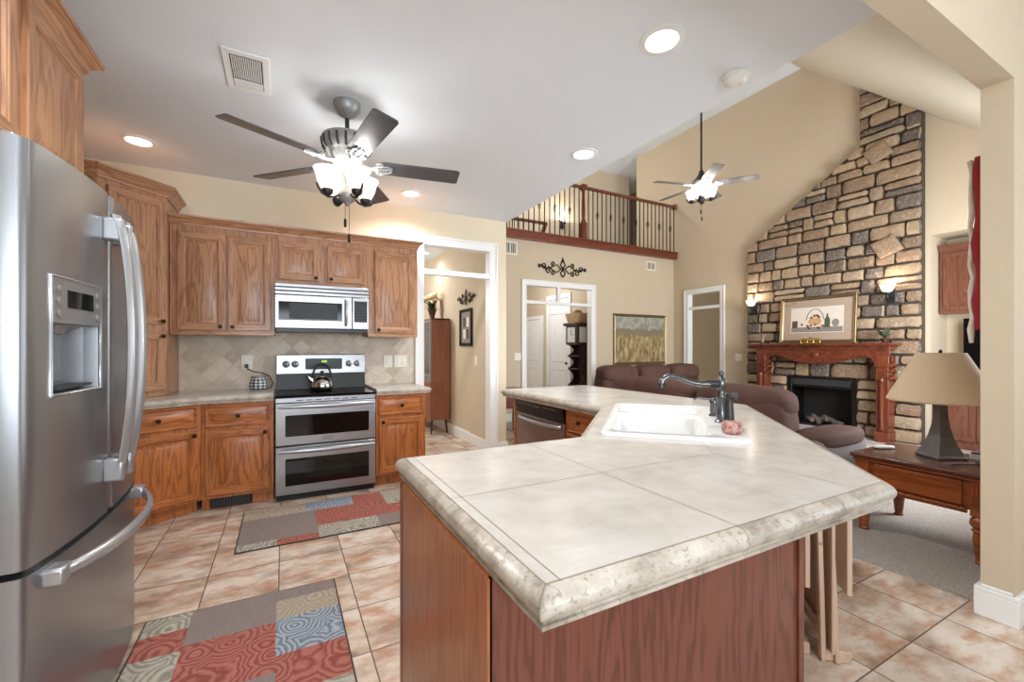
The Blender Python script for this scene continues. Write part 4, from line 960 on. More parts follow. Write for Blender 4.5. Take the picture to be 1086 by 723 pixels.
def ceiling_fan(label, loc, zc, zb, phases, k, style):
    """hangs from zc; blades at zb"""
    t = thing('ceiling_fan', label, 'ceiling fan', (loc[0], loc[1], zc)); dz = zb-zc
    hm = 'pewter' if style == 0 else 'pewterd'; bm_ = 'fanblade' if style == 0 else 'fanblade2'
    MB().lathe([(.085*k, 0), (.085*k, -.012*k), (.078*k, -.045*k), (.055*k, -.075*k), (.024*k, -.092*k), (.016*k, -.1*k)], n=28).build('canopy', hm, t, smooth=50)
    MB().cyl((0, 0, -.09*k), (0, 0, dz+.17*k), .014*k).build('downrod', 'pewterd', t)
    if style == 0: pr_ = [(.02, .19), (.06, .175), (.15, .165), (.158, .15), (.15, .10), (.125, .065), (.115, .055), (.11, .02), (.085, -.005), (.08, -.05), (.06, -.065)]
    else: pr_ = [(.022, .22), (.032, .20), (.045, .15), (.09, .09), (.13, .06), (.14, .045)]
    MB().lathe([(r*k, dz+z*k) for r, z in pr_], n=32).build('motor_housing', hm, t, smooth=40)
    if style == 0:
        mb = MB()
        for i in range(18):
            a = 2*PI*i/18; mb.tube([(.156*k*math.cos(a), .156*k*math.sin(a), dz+.145*k), (.150*k*math.cos(a), .150*k*math.sin(a), dz+.105*k), (.130*k*math.cos(a), .130*k*math.sin(a), dz+.07*k)], [.008*k, .010*k, .006*k], 6)
        mb.build('housing_flute', 'pewterd', t, smooth=60)
    else:
        MB().lathe([(.14*k, dz+.045*k), (.148*k, dz+.02*k), (.13*k, dz-.02*k), (.08*k, dz-.045*k), (.04*k, dz-.06*k)], n=32).build('lower_housing', 'silverw', t, smooth=50)
    for ph in phases:
        c_, s_ = math.cos(ph), math.sin(ph); T = Matrix.Rotation(ph, 4, 'Z') @ Matrix.Translation((0, 0, dz)) @ Matrix.Rotation(math.radians(-13), 4, 'X')
        mb = MB(); mb.T = T
        out = [(.21, -.055), (.24, -.066), (.72, -.072), (.735, -.06), (.735, .06), (.72, .072), (.24, .066), (.21, .055)]
        mb.rings([[(x*k, y*k, -.004*k) for x, y in out], [(x*k, y*k, .004*k) for x, y in out]]); b = mb.build('blade', bm_, t, bevel=.001)
        mb = MB(); mb.T = T
        mb.tube([(.09*k, 0, .0), (.14*k, 0, -.012*k), (.20*k, 0, -.012*k)], [.014*k, .011*k, .012*k], 8)
        for yy in (-.032, 0, .032): mb.tube([(.16*k, yy*.3*k, -.012*k), (.20*k, yy*k, -.012*k), (.26*k, yy*k, -.009*k), (.285*k, yy*.5*k, -.008*k)], .0075*k, 6)
        for yy in (-.045, .045): mb.tube([(.205*k+.02*k*math.cos(q), yy*k+.014*k*math.sin(q), -.010*k) for q in [2*PI*i/10 for i in range(11)]], .006*k, 6)
        mb.build('blade_bracket', 'silverw', b, smooth=60)
    lz = dz-.06*k
    MB().lathe([(.05*k, lz+.0), (.055*k, lz-.02*k), (.035*k, lz-.05*k), (.03*k, lz-.10*k), (.05*k, lz-.125*k), (.058*k, lz-.15*k), (.045*k, lz-.18*k), (.015*k, lz-.20*k), (.008*k, lz-.215*k)], n=20).build('light_kit_hub', hm, t, smooth=50)
    for q in range(4):
        a = math.radians(20+90*q + (0 if style == 0 else 15)); c_, s_ = math.cos(a), math.sin(a)
        P = lambda r, z: (r*k*c_, r*k*s_, lz+z*k)
        arm = MB().tube([P(.05, -.15), P(.08, -.175), P(.125, -.185), P(.165, -.17), P(.19, -.14), P(.20, -.115)], [.008*k]*5+[.006*k], 8).build('lamp_arm', 'pewterd', t, smooth=60)
        MB().lathe([(.012*k, -.18*k), (.03*k, -.165*k), (.036*k, -.145*k), (.034*k, -.135*k)], (P(.13, 0)[0], P(.13, 0)[1], lz), 16).build('lamp_cup', 'pewterd', arm, smooth=60)
        MB().lathe([(.034*k, -.145*k), (.045*k, -.12*k), (.062*k, -.085*k), (.068*k, -.055*k), (.078*k, -.025*k), (.086*k, -.012*k), (.08*k, -.013*k), (.062*k, -.055*k), (.05*k, -.1*k), (.02*k, -.13*k)], (P(.13, 0)[0], P(.13, 0)[1], lz), 24).build('lamp_shade', 'opal', arm, smooth=60)
        light('lamp', 'POINT', (loc[0]+P(.13, 0)[0], loc[1]+P(.13, 0)[1], zc+lz-.035*k), (P_FAN if style == 0 else P_FAN2), NEUT, size=.03)
    for x, l in ((.012, .20), (-.012, .10)):
        ch = MB().cyl((x*k, 0, lz-.20*k), (x*k, 0, lz-(.20+l)*k), .0018*k, n=6).build('pull_chain', 'bronze', t)
        MB().lathe([(.006*k, lz-(.20+l)*k), (.009*k, lz-(.21+l)*k), (.009*k, lz-(.25+l)*k), (.004*k, lz-(.255+l)*k)], (x*k, 0, 0), 10).build('pull_fob', 'bronze', ch)
    return t
M['fanblade'] = wood('grey_fan_blade', (52, 53, 55), (84, 85, 88), 'x', rough=.35, ring=20)
M['fanblade2'] = wood('grey_fan_blade_living', (84, 82, 80), (120, 118, 114), 'x', rough=.32, ring=20)
ceiling_fan('pewter ceiling fan with four lit shades over the kitchen', (.372, 3.0), ZC, 2.535, [math.radians(FANPH+72*i) for i in range(5)], 1.0, 0)
ceiling_fan('smaller looking ceiling fan on a long rod above the living room', (5.70, 4.50), 6.07, 3.84, [math.radians(19+72*i) for i in range(5)], 1.06, 1)
# ------------------------------------------------------------------ balcony
def baluster(parent, x, y, z0, z1, knuckle):
    mb = MB(); mb.box(x-.0075, x+.0075, y-.0075, y+.0075, z0, z1)
    if knuckle:
        zc = z0+(z1-z0)*.52
        for i in range(4):
            a = PI/2*i+.4; mb.tube([(x+r*math.cos(a+j*.35), y+r*math.sin(a+j*.35), zc-.075+.15*j/6) for j, r in enumerate((.004, .018, .027, .030, .027, .018, .004))], .0045, 5)
    return mb.build('baluster', 'iron', parent, smooth=0)
def balcony():
    t = thing('balcony_railing', 'cherry and iron balcony railing with newel post above the living room', 'railing', (0, 0, 0)); y = LY-.05
    MB().box(KX+.002, LX-.002, LY-.11, LY-.002, 3.302, 3.45).build('fascia_beam', 'railwood', t, bevel=.008)
    MB().box(KX+.002, LX-.002, LY-.14, LY-.11, 3.425, 3.455).build('fascia_nosing', 'railwood', t, bevel=.008)
    MB().sweep([(KX+.002, y), (LX-.03, y)], [(-.03, 0), (.03, 0), (.034, .02), (.028, .045), (.015, .055), (-.015, .055), (-.028, .045), (-.034, .02)], 4.45).build('handrail', 'railwood', t, smooth=60)
    def newel(x, full=True):
        mb = MB(); mb.box(x-.055, x+.055, y-.055, y+.055, 3.45, 3.78); mb.box(x-.048, x+.048, y-.048, y+.048, 3.78, 3.80)
        mb.lathe([(.045, 3.80), (.05, 3.83), (.032, 3.86), (.036, 3.95), (.038, 4.05), (.028, 4.36), (.036, 4.40), (.05, 4.43)], (x, y, 0), 16)
        mb.box(x-.06, x+.06, y-.05, y+.05, 4.43, 4.53); mb.build('newel_post', 'mahogv', t, bevel=.006)
    newel(5.2); mb = MB(); mb.box(LX-.075, LX-.002, y-.05, y+.05, 4.42, 4.53); mb.build('wall_rosette', 'railwood', t, bevel=.01)
    x = KX+.09; k = 0
    while x < LX-.05:
        if abs(x-5.2) > .07: baluster(t, x, y, 3.45, 4.455, k % 3 == 2)
        x += .1135; k += 1
    return t
balcony()
t = thing('stair_railing', 'lower cherry stair handrail behind the balcony balusters', 'railing', (0, 0, 0))
MB().box(3.4, 5.12, 7.97, 8.03, 4.03, 4.09).build('handrail', 'railwood', t, bevel=.01)
MB().loft([[(5.04, 7.97, 4.035), (5.12, 7.97, 4.035), (5.12, 8.03, 4.035), (5.04, 8.03, 4.035)], [(4.78, 7.97, 3.352), (4.86, 7.97, 3.352), (4.86, 8.03, 3.352), (4.78, 8.03, 3.352)]]).build('sloping_post', 'railwood', t, bevel=.005)
for i in range(12): MB().box(3.5+i*.115, 3.512+i*.115, 7.994, 8.006, 3.352, 4.03).build('baluster', 'iron', t, smooth=0)
def sconce(label, loc, rz, power=4, dark='pewterd'):
    """wall lamp; local -y points into the room, origin on the wall at the cup"""
    t = thing('wall_sconce', label, 'wall lamp', loc, rz)
    MB().prism([(x, z-.06) for x, z in rrect(-.05, .05, -.11, .11, .045)], -.016, -.001, 'y').build('back_plate', dark, t, bevel=.004)
    a = MB().tube([(0, -.012, -.10), (0, -.06, -.13), (0, -.11, -.12), (0, -.135, -.08), (0, -.13, -.04)], .011, 8).build('arm', dark, t, smooth=60)
    MB().lathe([(.012, -.06), (.036, -.045), (.042, -.02), (.036, -.012)], (0, -.13, 0), 16).build('cup', dark, a, smooth=60)
    MB().lathe([(.035, -.02), (.06, .005), (.075, .04), (.085, .075), (.095, .09), (.09, .088), (.07, .04), (.03, -.012)], (0, -.13, 0), 22).build('glass_shade', 'glow2', a, smooth=60)
    c, s = math.cos(rz), math.sin(rz); light('lamp', 'POINT', (loc[0]+.13*s, loc[1]-.13*c, loc[2]+.10), power, WARM, size=.03); return t
sconce('lit wall sconce upstairs behind the balcony balusters', (6.24, 9.05, 4.50), 0, 14)
def wall_vent(label, loc, rz=0, w_=.28, h_=.2):
    t = thing('wall_vent', label, 'vent', loc, rz)
    MB().box(-w_/2, w_/2, -.010, -.0005, -h_/2, h_/2).build('frame', 'ivory', t, bevel=.003)
    mb = MB(); mb.box(-w_/2+.03, w_/2-.03, -.0115, -.010, -h_/2+.03, h_/2-.03); o = mb.build('opening', 'dkgrey', t)
    mb = MB(); n = 8
    for i in range(n): x = -w_/2+.04+i*(w_-.08)/(n-1); mb.box(x-.005, x+.005, -.014, -.0115, -h_/2+.03, h_/2-.03)
    mb.box(-.006, .006, -.0145, -.0115, -h_/2+.03, h_/2-.03); mb.build('louvre', 'ivory', t); return t
wall_vent('ivory wall vent under the right end of the balcony', (7.06, LY, 3.11))
wall_vent('ivory wall vent under the left end of the balcony', (3.60, LY, 3.13), 0, .3, .24)
# iron scroll wall art
def spiral(cx, cz, r0, r1, a0, turns, n=16):
    return [(cx+(r0+(r1-r0)*i/n)*math.cos(a0+turns*2*PI*i/n), -.015, cz+(r0+(r1-r0)*i/n)*math.sin(a0+turns*2*PI*i/n)) for i in range(n+1)]
def scroll_art(name, label, loc, rz, k):
    t = thing(name, label, 'wall decoration', loc, rz)
    S = lambda pts, r: [(x*k, y, z*k) for x, y, z in pts]
    for sg in (-1, 1):
        mb = MB()
        def tb(pts, r=.011): mb.tube([(x*sg*k, y, z*k) for x, y, z in pts], r*k, 6)
        tb([(.05, -.015, 0), (.14, -.015, .075), (.24, -.015, .03), (.33, -.015, -.03), (.40, -.015, -.01)]+spiral(.42, .035, .05, .015, -1.2, 1.1))
        tb([(.05, -.015, 0), (.14, -.015, -.075), (.24, -.015, -.03), (.33, -.015, .03)]+spiral(.33, -.05, .06, .02, 1.6, -1.0))
        tb([(.20, -.015, .05)]+spiral(.22, .09, .045, .012, -1.5, 1.0)); tb([(.20, -.015, -.05)]+spiral(.22, -.09, .045, .012, 1.5, -1.0))
        tb([(.38, -.015, 0), (.46, -.015, .02), (.52, -.015, .05)]+spiral(.52, .02, .035, .01, 1.5, -.9))
        mb.build('scroll_arm', 'iron', t, smooth=60)
    mb = MB()
    for sg in (-1, 1):
        mb.tube([(x*k, y, z*k) for x, y, z in [(0, -.015, .02), (.055*sg, -.015, .07), (.03*sg, -.015, .13), (0, -.015, .19)]], .012*k, 6)
        mb.tube([(x*k, y, z*k) for x, y, z in [(0, -.015, -.02), (.055*sg, -.015, -.07), (.03*sg, -.015, -.12), (0, -.015, -.15)]], .012*k, 6)
    mb.lathe([(.03*k, 0), (.035*k, .012), (.02*k, .02)], (0, -.004, 0), 12, 'y'); mb.cyl((0, -.001, 0), (0, -.016, 0), .01*k)
    mb.lathe([(.004*k, .13*k), (.022*k, .16*k), (.012*k, .20*k), (.003*k, .23*k)], (0, -.015, 0), 8)
    mb.build('centre_finial', 'iron', t, smooth=60); return t
scroll_art('iron_scroll', 'black iron scroll wall art above the hall opening', (4.74, LY, 2.84), 0, 1.0)
scroll_art('iron_scroll', 'black iron scroll wall art in the dining room above a framed picture', (2.33, 5.76, 2.04), -PI/2, .60)
# pictures
def picture(name, label, cat, loc, rz, w_, h_, fw, fmat, inner, lean=0.0, matb=0.0):
    t = thing(name, label, cat, loc, rz)
    mb = MB(); t_ = .035
    def rg(k, y): return [(-w_/2+k, y+lean*0, k), (w_/2-k, y, k), (w_/2-k, y, h_-k), (-w_/2+k, y, h_-k)]
    mb.rings([rg(0, -.002), rg(0, -t_+.008), rg(.008, -t_), rg(fw*.45, -t_+.012), rg(fw*.7, -t_+.006), rg(fw, -.012)], True, False, False)
    mb.rings([rg(0, -.002), rg(fw, -.003)], True, False, False)
    mb.build('frame', fmat, t, smooth=25)
    if matb: MB().box(-w_/2+fw*.9, w_/2-fw*.9, -.011, -.003, fw*.9, h_-fw*.9).build('mat_board', 'mat_board', t)
    k = fw*.95+matb; inner(t, -w_/2+k, w_/2-k, k, h_-k); return t
def canvas(t, x0, x1, z0, z1): MB().box(x0, x1, -.014, -.003, z0, z1).build('canvas', 'painting', t, smooth=0)
picture('landscape_painting', 'large harvest landscape painting in gilt frame on the balcony wall', 'painting', (6.74, LY, .975), 0, 1.50, 1.07, .06, 'frame', canvas)
def photos(t, x0, x1, z0, z1):
    MB().box(x0, x1, -.013, -.003, z0, z1).build('mount', 'pgry', t)
    for i in range(2):
        for j in range(2):
            a = x0+(x1-x0)*(.2+.34*i); b = z0+(z1-z0)*(.14+.38*j)
            MB().box(a, a+(x1-x0)*.26, -.015, -.013, b, b+(z1-z0)*.3).build('photo', ('print', 'dkgrey')[(i+j) % 2], t)
picture('framed_photos', 'tall dark framed set of small photos on the dining wall', 'picture', (2.33, 5.76, 1.36), -PI/2, .44, .53, .045, 'black', photos)
def still_life(t, x0, x1, z0, z1):
    s = MB().box(x0, x1, -.0125, -.003, z0, z1).build('print', 'print', t, smooth=0); W, H = x1-x0, z1-z0
    r = random.Random(3)
    def disc(mb, u, v_, a, b): mb.prism([(x0+W*u+a*math.cos(q), z0+H*v_+b*math.sin(q)) for q in [2*PI*i/16 for i in range(16)]], -.0145, -.0125, 'y')
    P = {m_: MB() for m_ in ('pred', 'pbrn', 'pgrn', 'pyel', 'pgry')}
    P['pgry'].box(x0+.01, x1-.01, -.0132, -.0125, z0+.01, z0+H*.22)
    P['pbrn'].box(x0+W*.03, x0+W*.14, -.0138, -.0125, z0+H*.2, z0+H*.48)
    for i in range(13): P[('pred', 'pbrn', 'pyel')[i % 3]].__class__; disc(P[('pred', 'pbrn', 'pyel')[i % 3]], .22+.5*r.random(), .16+.2*r.random(), .018, .018)
    disc(P['pyel'], .48, .44, .10, .055)
    for i in range(7): disc(P[('pred', 'pyel')[i % 2]], .38+.2*r.random(), .55+.12*r.random(), .02, .02)
    P['pgrn'].prism([(x0+W*u, z0+H*q) for u, q in ((.66, .2), (.76, .2), (.76, .5), (.73, .58), (.72, .72), (.70, .72), (.69, .58), (.66, .5))], -.0145, -.0125, 'y')
    disc(P['pgry'], .86, .36, .05, .06)
    P['pbrn'].tube([(x0+W*(.48+.16*math.cos(q)), -.014, z0+H*(.5+.42*math.sin(q))) for q in [PI*i/14 for i in range(15)]], .004, 5)
    for n_, m_ in P.items(): m_.build('fruit_shape', n_, s)
# stone chimney
def clip(poly, a, b, c):
    """keep a*y+b*z<=c"""
    out = []
    for i in range(len(poly)):
        p, q = poly[i], poly[(i+1) % len(poly)]; dp = a*p[0]+b*p[1]-c; dq = a*q[0]+b*q[1]-c
        if dp <= 0: out.append(p)
        if dp*dq < 0: k = dp/(dp-dq); out.append((p[0]+(q[0]-p[0])*k, p[1]+(q[1]-p[1])*k))
    return out
def fireplace():
    t = thing('fireplace', 'tall stone fireplace chimney with sloped shoulder on the living room wall', 'fireplace', (0, 0, 0))
    XF = 7.66; YL, YR, YS = 5.04, 2.55, 3.27; ZS0, ZS1 = 3.16, 4.36
    FB = (3.30, 4.33, .86)
    out = [(YR, 0), (FB[0], 0), (FB[0], FB[2]), (FB[1], FB[2]), (FB[1], 0), (YL, 0), (YL, ZS0), (YS, ZS1), (YS, zs(YS)-.01), (YR, zs(YR)-.01)]
    MB().prism(out, XF+.012, LX-.001, 'x').build('mortar_bed', 'mortar', t, smooth=0)
    r = random.Random(11); mb = MB(); z = .006
    def stone(poly):
        if len(poly) < 3: return
        A = abs(sum(poly[i][0]*poly[(i+1) % len(poly)][1]-poly[(i+1) % len(poly)][0]*poly[i][1] for i in range(len(poly))))/2
        if A < .0025: return
        cy = sum(p[0] for p in poly)/len(poly); cz = sum(p[1] for p in poly)/len(poly); d = r.uniform(.03, .065)
        def rg(k, x, jit=0): return [(x+r.uniform(-jit, jit), cy+(y-cy)*(1-k), cz+(zz-cz)*(1-k)) for y, zz in poly]
        rs = mb.rings([rg(0, XF+.012), rg(.02, XF-d*.55), rg(.09, XF-d*.9, .004), rg(.35, XF-d, .008)], True, False, False)
        c = mb.v((XF-d*1.05, cy, cz)); L = rs[-1]
        for i in range(len(L)): mb.f([L[i], L[(i+1) % len(L)], c])
    def block(y0, y1, z0, z1):
        n = 4; j = .012; g = .008; P = []
        y0 += g; y1 -= g; z0 += g; z1 -= g
        if y1-y0 < .03: return
        for i in range(n): P.append((y0+(y1-y0)*(i+.25*(i == 0))/n, z0+r.uniform(0, j)))
        P += [(y1-r.uniform(0, .02), z0+.008), (y1, z0+(z1-z0)*.35), (y1-r.uniform(0, j), z0+(z1-z0)*.75)]
        for i in range(n): P.append((y1-(y1-y0)*(i+.3*(i == 0))/n-.006, z1-r.uniform(0, j)))
        P += [(y0+r.uniform(0, .02), z1-.008), (y0, z0+(z1-z0)*.65), (y0+r.uniform(0, j), z0+(z1-z0)*.25)]
        if z1 > ZS0-.01 and y1 > YS:
            # shoulder line from (YL,ZS0) to (YS,ZS1)
            if z0 > ZS1: P = clip(P, 1, 0, YS)
            else: a = (ZS1-ZS0)/(YL-YS); P = clip(P, a, 1, ZS0+a*YL)
        P = clip(P, -.963, 1, zs(0)-.015)
        stone(P)
    diam = [(3.02, 4.16, .20), (2.92, 2.78, .21)]
    while z < 5.35:
        h = r.choice((.14, .16, .175, .19, .21, .235)); 
        if z < FB[2] < z+h+.05: h = FB[2]-z
        yr = YL if z < ZS0 else max(YS, min(YL, YL-(z-ZS0)/(ZS1-ZS0)*(YL-YS))); segs = [(YR, yr)]
        if z >= ZS1-.02: segs = [(YR, YS)]
        if z < FB[2]-.02: segs = [(YR, FB[0]), (FB[1], YL)]
        for a, b in segs:
            y = a
            while y < b-.03:
                L = r.choice((.17, .23, .29, .36, .42, .52))*(.8 if h < .15 else 1)
                if b-(y+L) < .10: L = b-y
                if h > .2 and r.random() < .3 and L > .2:
                    m_ = z+h*r.uniform(.45, .55); block(y, y+L, z, m_); block(y, y+L, m_, z+h)
                else: block(y, y+L, z, z+h)
                y += L
        z += h
    for cy, cz, s in diam: stone_xf = None
    o = mb.build('stonework', 'stone', t, smooth=50)
    # big tilted diamond stones set proud of the courses
    for cy, cz, s in diam:
        q = MB(); r2 = random.Random(int(cz*100)); P = []
        for i in range(4):
            a0, a1 = i*PI/2+.35, (i+1)*PI/2+.35
            for f in (0, .35, .7): P.append((cy+s*((1-f)*math.cos(a0)+f*math.cos(a1)), cz+s*.85*((1-f)*math.sin(a0)+f*math.sin(a1))+r2.uniform(-.01, .01)))
        def rg(k, x): return [(x, cy+(y-cy)*(1-k), cz+(zz-cz)*(1-k)) for y, zz in P]
        q.rings([rg(-.06, XF-.02), rg(-.06, XF-.045)]); q.mat(1); q.rings([rg(0, XF-.04), rg(.02, XF-.075), rg(.12, XF-.085), rg(.5, XF-.088)]); q.build('diamond_stone', ['mortar', 'stone'], t, smooth=50)
    # gas insert
    ins = MB(); y0, y1, zt = FB[0]+.006, FB[1]-.006, FB[2]-.006
    ins.box(XF+.005, LX+.34, y0, y0+.07, .004, zt); ins.box(XF+.005, LX+.34, y1-.07, y1, .004, zt); ins.box(XF+.005, LX+.34, y0+.07, y1-.07, zt-.17, zt); ins.box(XF+.005, LX+.34, y0+.07, y1-.07, .004, .10)
    fb = ins.build('firebox_surround', 'black', t, bevel=.004)
    MB().box(XF-.004, XF+.006, y0+.09, y1-.09, zt-.13, zt-.03).build('hood', 'dkgrey', fb, bevel=.004)
    MB().box(LX+.28, LX+.34, y0+.07, y1-.07, .1, zt-.17).build('back_lining', 'brick_soot', fb)
    for i in range(5): MB().tube([(LX-.02-.02*i, y0+.22+.1*i, .13+.03*(i % 3)), (LX+.0, y0+.42+.08*i, .17+.05*(i % 2))], [.04, .035], 8).build('log', 'logs', fb, smooth=60)
    return t
fireplace()
# mantel
t = thing('mantel', 'carved reddish mahogany mantelpiece around the fireplace', 'mantel', (7.596, 4.74, 0), -PI/2)
# local x runs along -Y, y towards the chimney (0 at the front of the back plane)
W = 1.96; D = .25
def leg(x0):
    mb = MB(); mb.box(x0, x0+.17, -D+.04, -.002, 0, .16); mb.box(x0+.012, x0+.158, -D+.055, -.002, .16, 1.22); mb.box(x0, x0+.17, -D+.04, -.002, 1.06, 1.22)
    l = mb.build('leg', 'mahogv', t, bevel=.005)
    for z_ in (.9, 1.0, 1.08): MB().tube([(x0+.17, -.20, z_), (x0+.185, -.12, z_+.03), (x0+.18, -.04, z_-.01)], [.02, .03, .02], 8).build('carved_scroll', 'mahogv', l, smooth=60)
    MB().lathe([(.03, .18), (.04, .22), (.025, .26), (.03, .55), (.026, .82), (.04, .86), (.03, .9)], (x0+.085, -D+.045, 0), 14).build('column', 'mahogv', l, smooth=60)
leg(.03); leg(W-.20)
ap = [(.03, 1.36), (.03, 1.12), (.20, 1.12), (.23, 1.17), (.32, 1.20), (.45, 1.185), (.60, 1.13), (.72, 1.095), (.84, 1.08), (.98, 1.075)]
ap += [(W-x, z_) for x, z_ in ap[::-1][1:]]
a = MB().prism(ap, -D+.06, -D+.10, 'y').build('apron', 'mahog', t, bevel=.004)
mb = MB(); mb.tube([(x, -D+.055, z_+.022) for x, z_ in ap[2:-2]], .011, 6)
for sg in (-1, 1):
    for k in range(5): mb.tube([(W/2+sg*(.08+.13*k)+.05*math.cos(q)*sg, -D+.056, 1.235+.012*k+(.045-.003*k)*math.sin(q)) for q in [0, .8, 1.6, 2.4, 3.2, 4.2, 5.2]], .008, 5)
mb.lathe([(.05, 0), (.04, .012), (.01, .018)], (W/2, -D+.06, 1.22), 14, 'y'); mb.build('carving', 'mahogv', a, smooth=60)
mb = MB(); mb.box(.015, W-.015, -D+.03, -.002, 1.31, 1.345); mb.box(.0, W, -D+.0, -.002, 1.345, 1.372); mb.box(-.05, W+.05, -D-.05, -.002, 1.372, 1.405); mb.build('shelf', 'mahog', t, bevel=.008)
t = picture('still_life_print', 'framed still life print with fruit leaning on the mantel', 'picture', (7.56, 3.825, 1.4065), -PI/2, 1.12, .76, .055, 'frame', still_life, matb=.12); t.rotation_euler = (math.radians(-4), 0, -PI/2)
sconce('lit sconce on the stone left of the framed print', (7.60, 4.85, 2.10), -PI/2, 5)
sconce('lit sconce on the stone right of the framed print', (7.60, 2.86, 2.13), -PI/2, 5)
t = thing('gold_ornament', 'small gold scrolled ornament on the mantel under the print', 'ornament', (7.36, 3.80, 1.406), -PI/2)
mb = MB(); mb.box(-.14, .14, -.02, .02, 0, .012)
for x in (-.09, 0, .09): mb.tube([(x-.05, 0, .012), (x-.045, 0, .06), (x, 0, .095-.02*abs(x)/.09), (x+.045, 0, .06), (x+.05, 0, .012)], .011, 6); mb.lathe([(.004, .02), (.02, .04), (.004, .06)], (x, 0, 0), 10)
mb.build('scrollwork', 'gold', t, smooth=60)
t = thing('figurine', 'small dark standing figurine at the left end of the mantel', 'figurine', (7.42, 4.60, 1.406), 0)
MB().lathe([(.045, 0), (.045, .012), (.03, .02)], n=14).build('base', 'darkwood', t)
MB().tube([(0, .0, .02), (.01, .02, .07), (.0, -.01, .12), (-.005, -.035, .15), (0, -.05, .145)], [.014, .026, .022, .014, .006], 8).build('body', 'pgry', t, smooth=60)
t = thing('potted_plant', 'small leafy plant at the right end of the mantel', 'plant', (7.40, 2.86, 1.406))
MB().lathe([(.035, 0), (.05, .06), (.045, .065), (.005, .06)], n=14).build('pot', 'vase', t)
mb = MB(); r = random.Random(5)
for i in range(26):
    a = r.random()*2*PI; l = r.uniform(.05, .12); zt = r.uniform(.08, .24); p = Vector((0, 0, .06)); e = Vector((l*math.cos(a), l*math.sin(a), zt)); sd = Vector((-math.sin(a), math.cos(a), 0))*.017; m_ = (p+e)/2+Vector((0, 0, .02))
    mb.f([mb.v(p), mb.v(m_-sd), mb.v(e), mb.v(m_+sd)])
mb.build('leaves', 'green', t, smooth=0)
# niche cabinets and television
t = thing('niche_wall_cabinet', 'reddish oak wall cabinet high in the niche right of the fireplace', 'cabinet', (8.0, 2.48, 0), -PI/2)
MB().box(0, 1.5, 0, .31, 1.80, 2.66).build('cabinet_body', 'oakniche', t, bevel=.002)
door(t, .04, .48, 1.84, 2.62, .44, 1.90, mats=('oakniche', 'oakniche')); door(t, .52, .96, 1.84, 2.62, .56, 1.90, mats=('oakniche', 'oakniche')); door(t, 1.0, 1.44, 1.84, 2.62, 1.4, 1.9, mats=('oakniche', 'oakniche'))
MB().sweep([(0, -.002), (1.5, -.002)], CROWN, 2.65).build('crown_moulding', 'oakniche', t, smooth=25)
t = thing('niche_base_cabinet', 'reddish oak base cabinet with paneled doors behind the table lamp', 'cabinet', (7.80, 2.48, 0), -PI/2)
MB().box(0, 1.6, 0, .5, .013, .93).build('cabinet_body', 'oakniche', t, bevel=.002); MB().box(-.01, 1.61, -.03, .5, .93, .965).build('top', 'oakniche', t, bevel=.004)
for k in range(4): door(t, .03+k*.39, .40+k*.39, .12, .89, .36+k*.39 if k % 2 == 0 else .07+k*.39, .82, mats=('oakniche', 'oakniche'))
t = thing('television', 'dark television standing in the niche under the wall cabinet', 'television', (8.05, 2.26, .966), -PI/2)
MB().box(0, 1.1, 0, .05, .08, .76).build('screen', 'bglass', t, bevel=.006); MB().box(.40, .70, -.08, .14, 0, .014).build('stand', 'black', t); MB().box(.52, .58, .01, .05, .012, .1).build('neck', 'black', t)
# curtain
def curtain():
    t = thing('window_valance', 'red and white gathered window valance beside the right jamb wall', 'curtain', (3.52, .84, 0))
    def sheet(x0, x1, z0f, z1, amp, n, th, dy=0):
        mb = MB(); f = []; b = []
        for i in range(n+1):
            u = i/n; x = x0+(x1-x0)*u; y = .06+dy+amp*math.sin(u*26); f.append([mb.v((x, y, z)) for z in (z0f(u), (z0f(u)+z1)/2, z1)]); b.append([mb.v((x, y-th, z)) for z in (z0f(u), (z0f(u)+z1)/2, z1)])
        for i in range(n):
            for j in range(2): mb.f([f[i][j], f[i+1][j], f[i+1][j+1], f[i][j+1]]); mb.f([b[i+1][j], b[i][j], b[i][j+1], b[i+1][j+1]])
            mb.f([f[i][0], b[i][0], b[i+1][0], f[i+1][0]]); mb.f([f[i+1][2], b[i+1][2], b[i][2], f[i][2]])
        for i in (0, n):
            for j in range(2): mb.f([f[i][j], f[i][j+1], b[i][j+1], b[i][j]])
        return mb
    sheet(0, 1.25, lambda u: 1.46+.06*math.sin(u*9), 2.42, .025, 60, .008, .02).build('red_drape', 'red', t, smooth=60)
    mb = MB(); mb.tube([(.0+.01*math.sin(i*2.), .062+.008*math.sin(i*1.3), 1.44+.98*i/12) for i in range(13)], [.036, .042, .046, .045, .042, .044, .046, .043, .04, .042, .044, .042, .035], 14); mb.build('gathered_fold', 'red', t, smooth=60)
    mb = MB(); mb.tube([(-.005+.006*math.sin(i*1.7), .112+.007*math.sin(i*2.3), 1.36+1.05*i/14) for i in range(15)], [.010+.006*((i*5) % 3)/2 for i in range(15)], 8); mb.build('white_edging', 'wcloth', t, smooth=60)
    mb = MB()
    for i in range(16): mb.cyl((i*.055, .07, 1.47+.02*math.sin(i)), (i*.055+.006, .07, 1.36+.03*math.cos(i*2.1)), .007, .003, 6)
    mb.build('fringe', 'wcloth', t, smooth=60)
    MB().cyl((.0, .06, 2.435), (1.3, .06, 2.435), .012).build('rod', 'iron', t); MB().box(.6, .64, -.035, .075, 2.40, 2.46).build('rod_bracket', 'iron', t)
    return t
curtain()
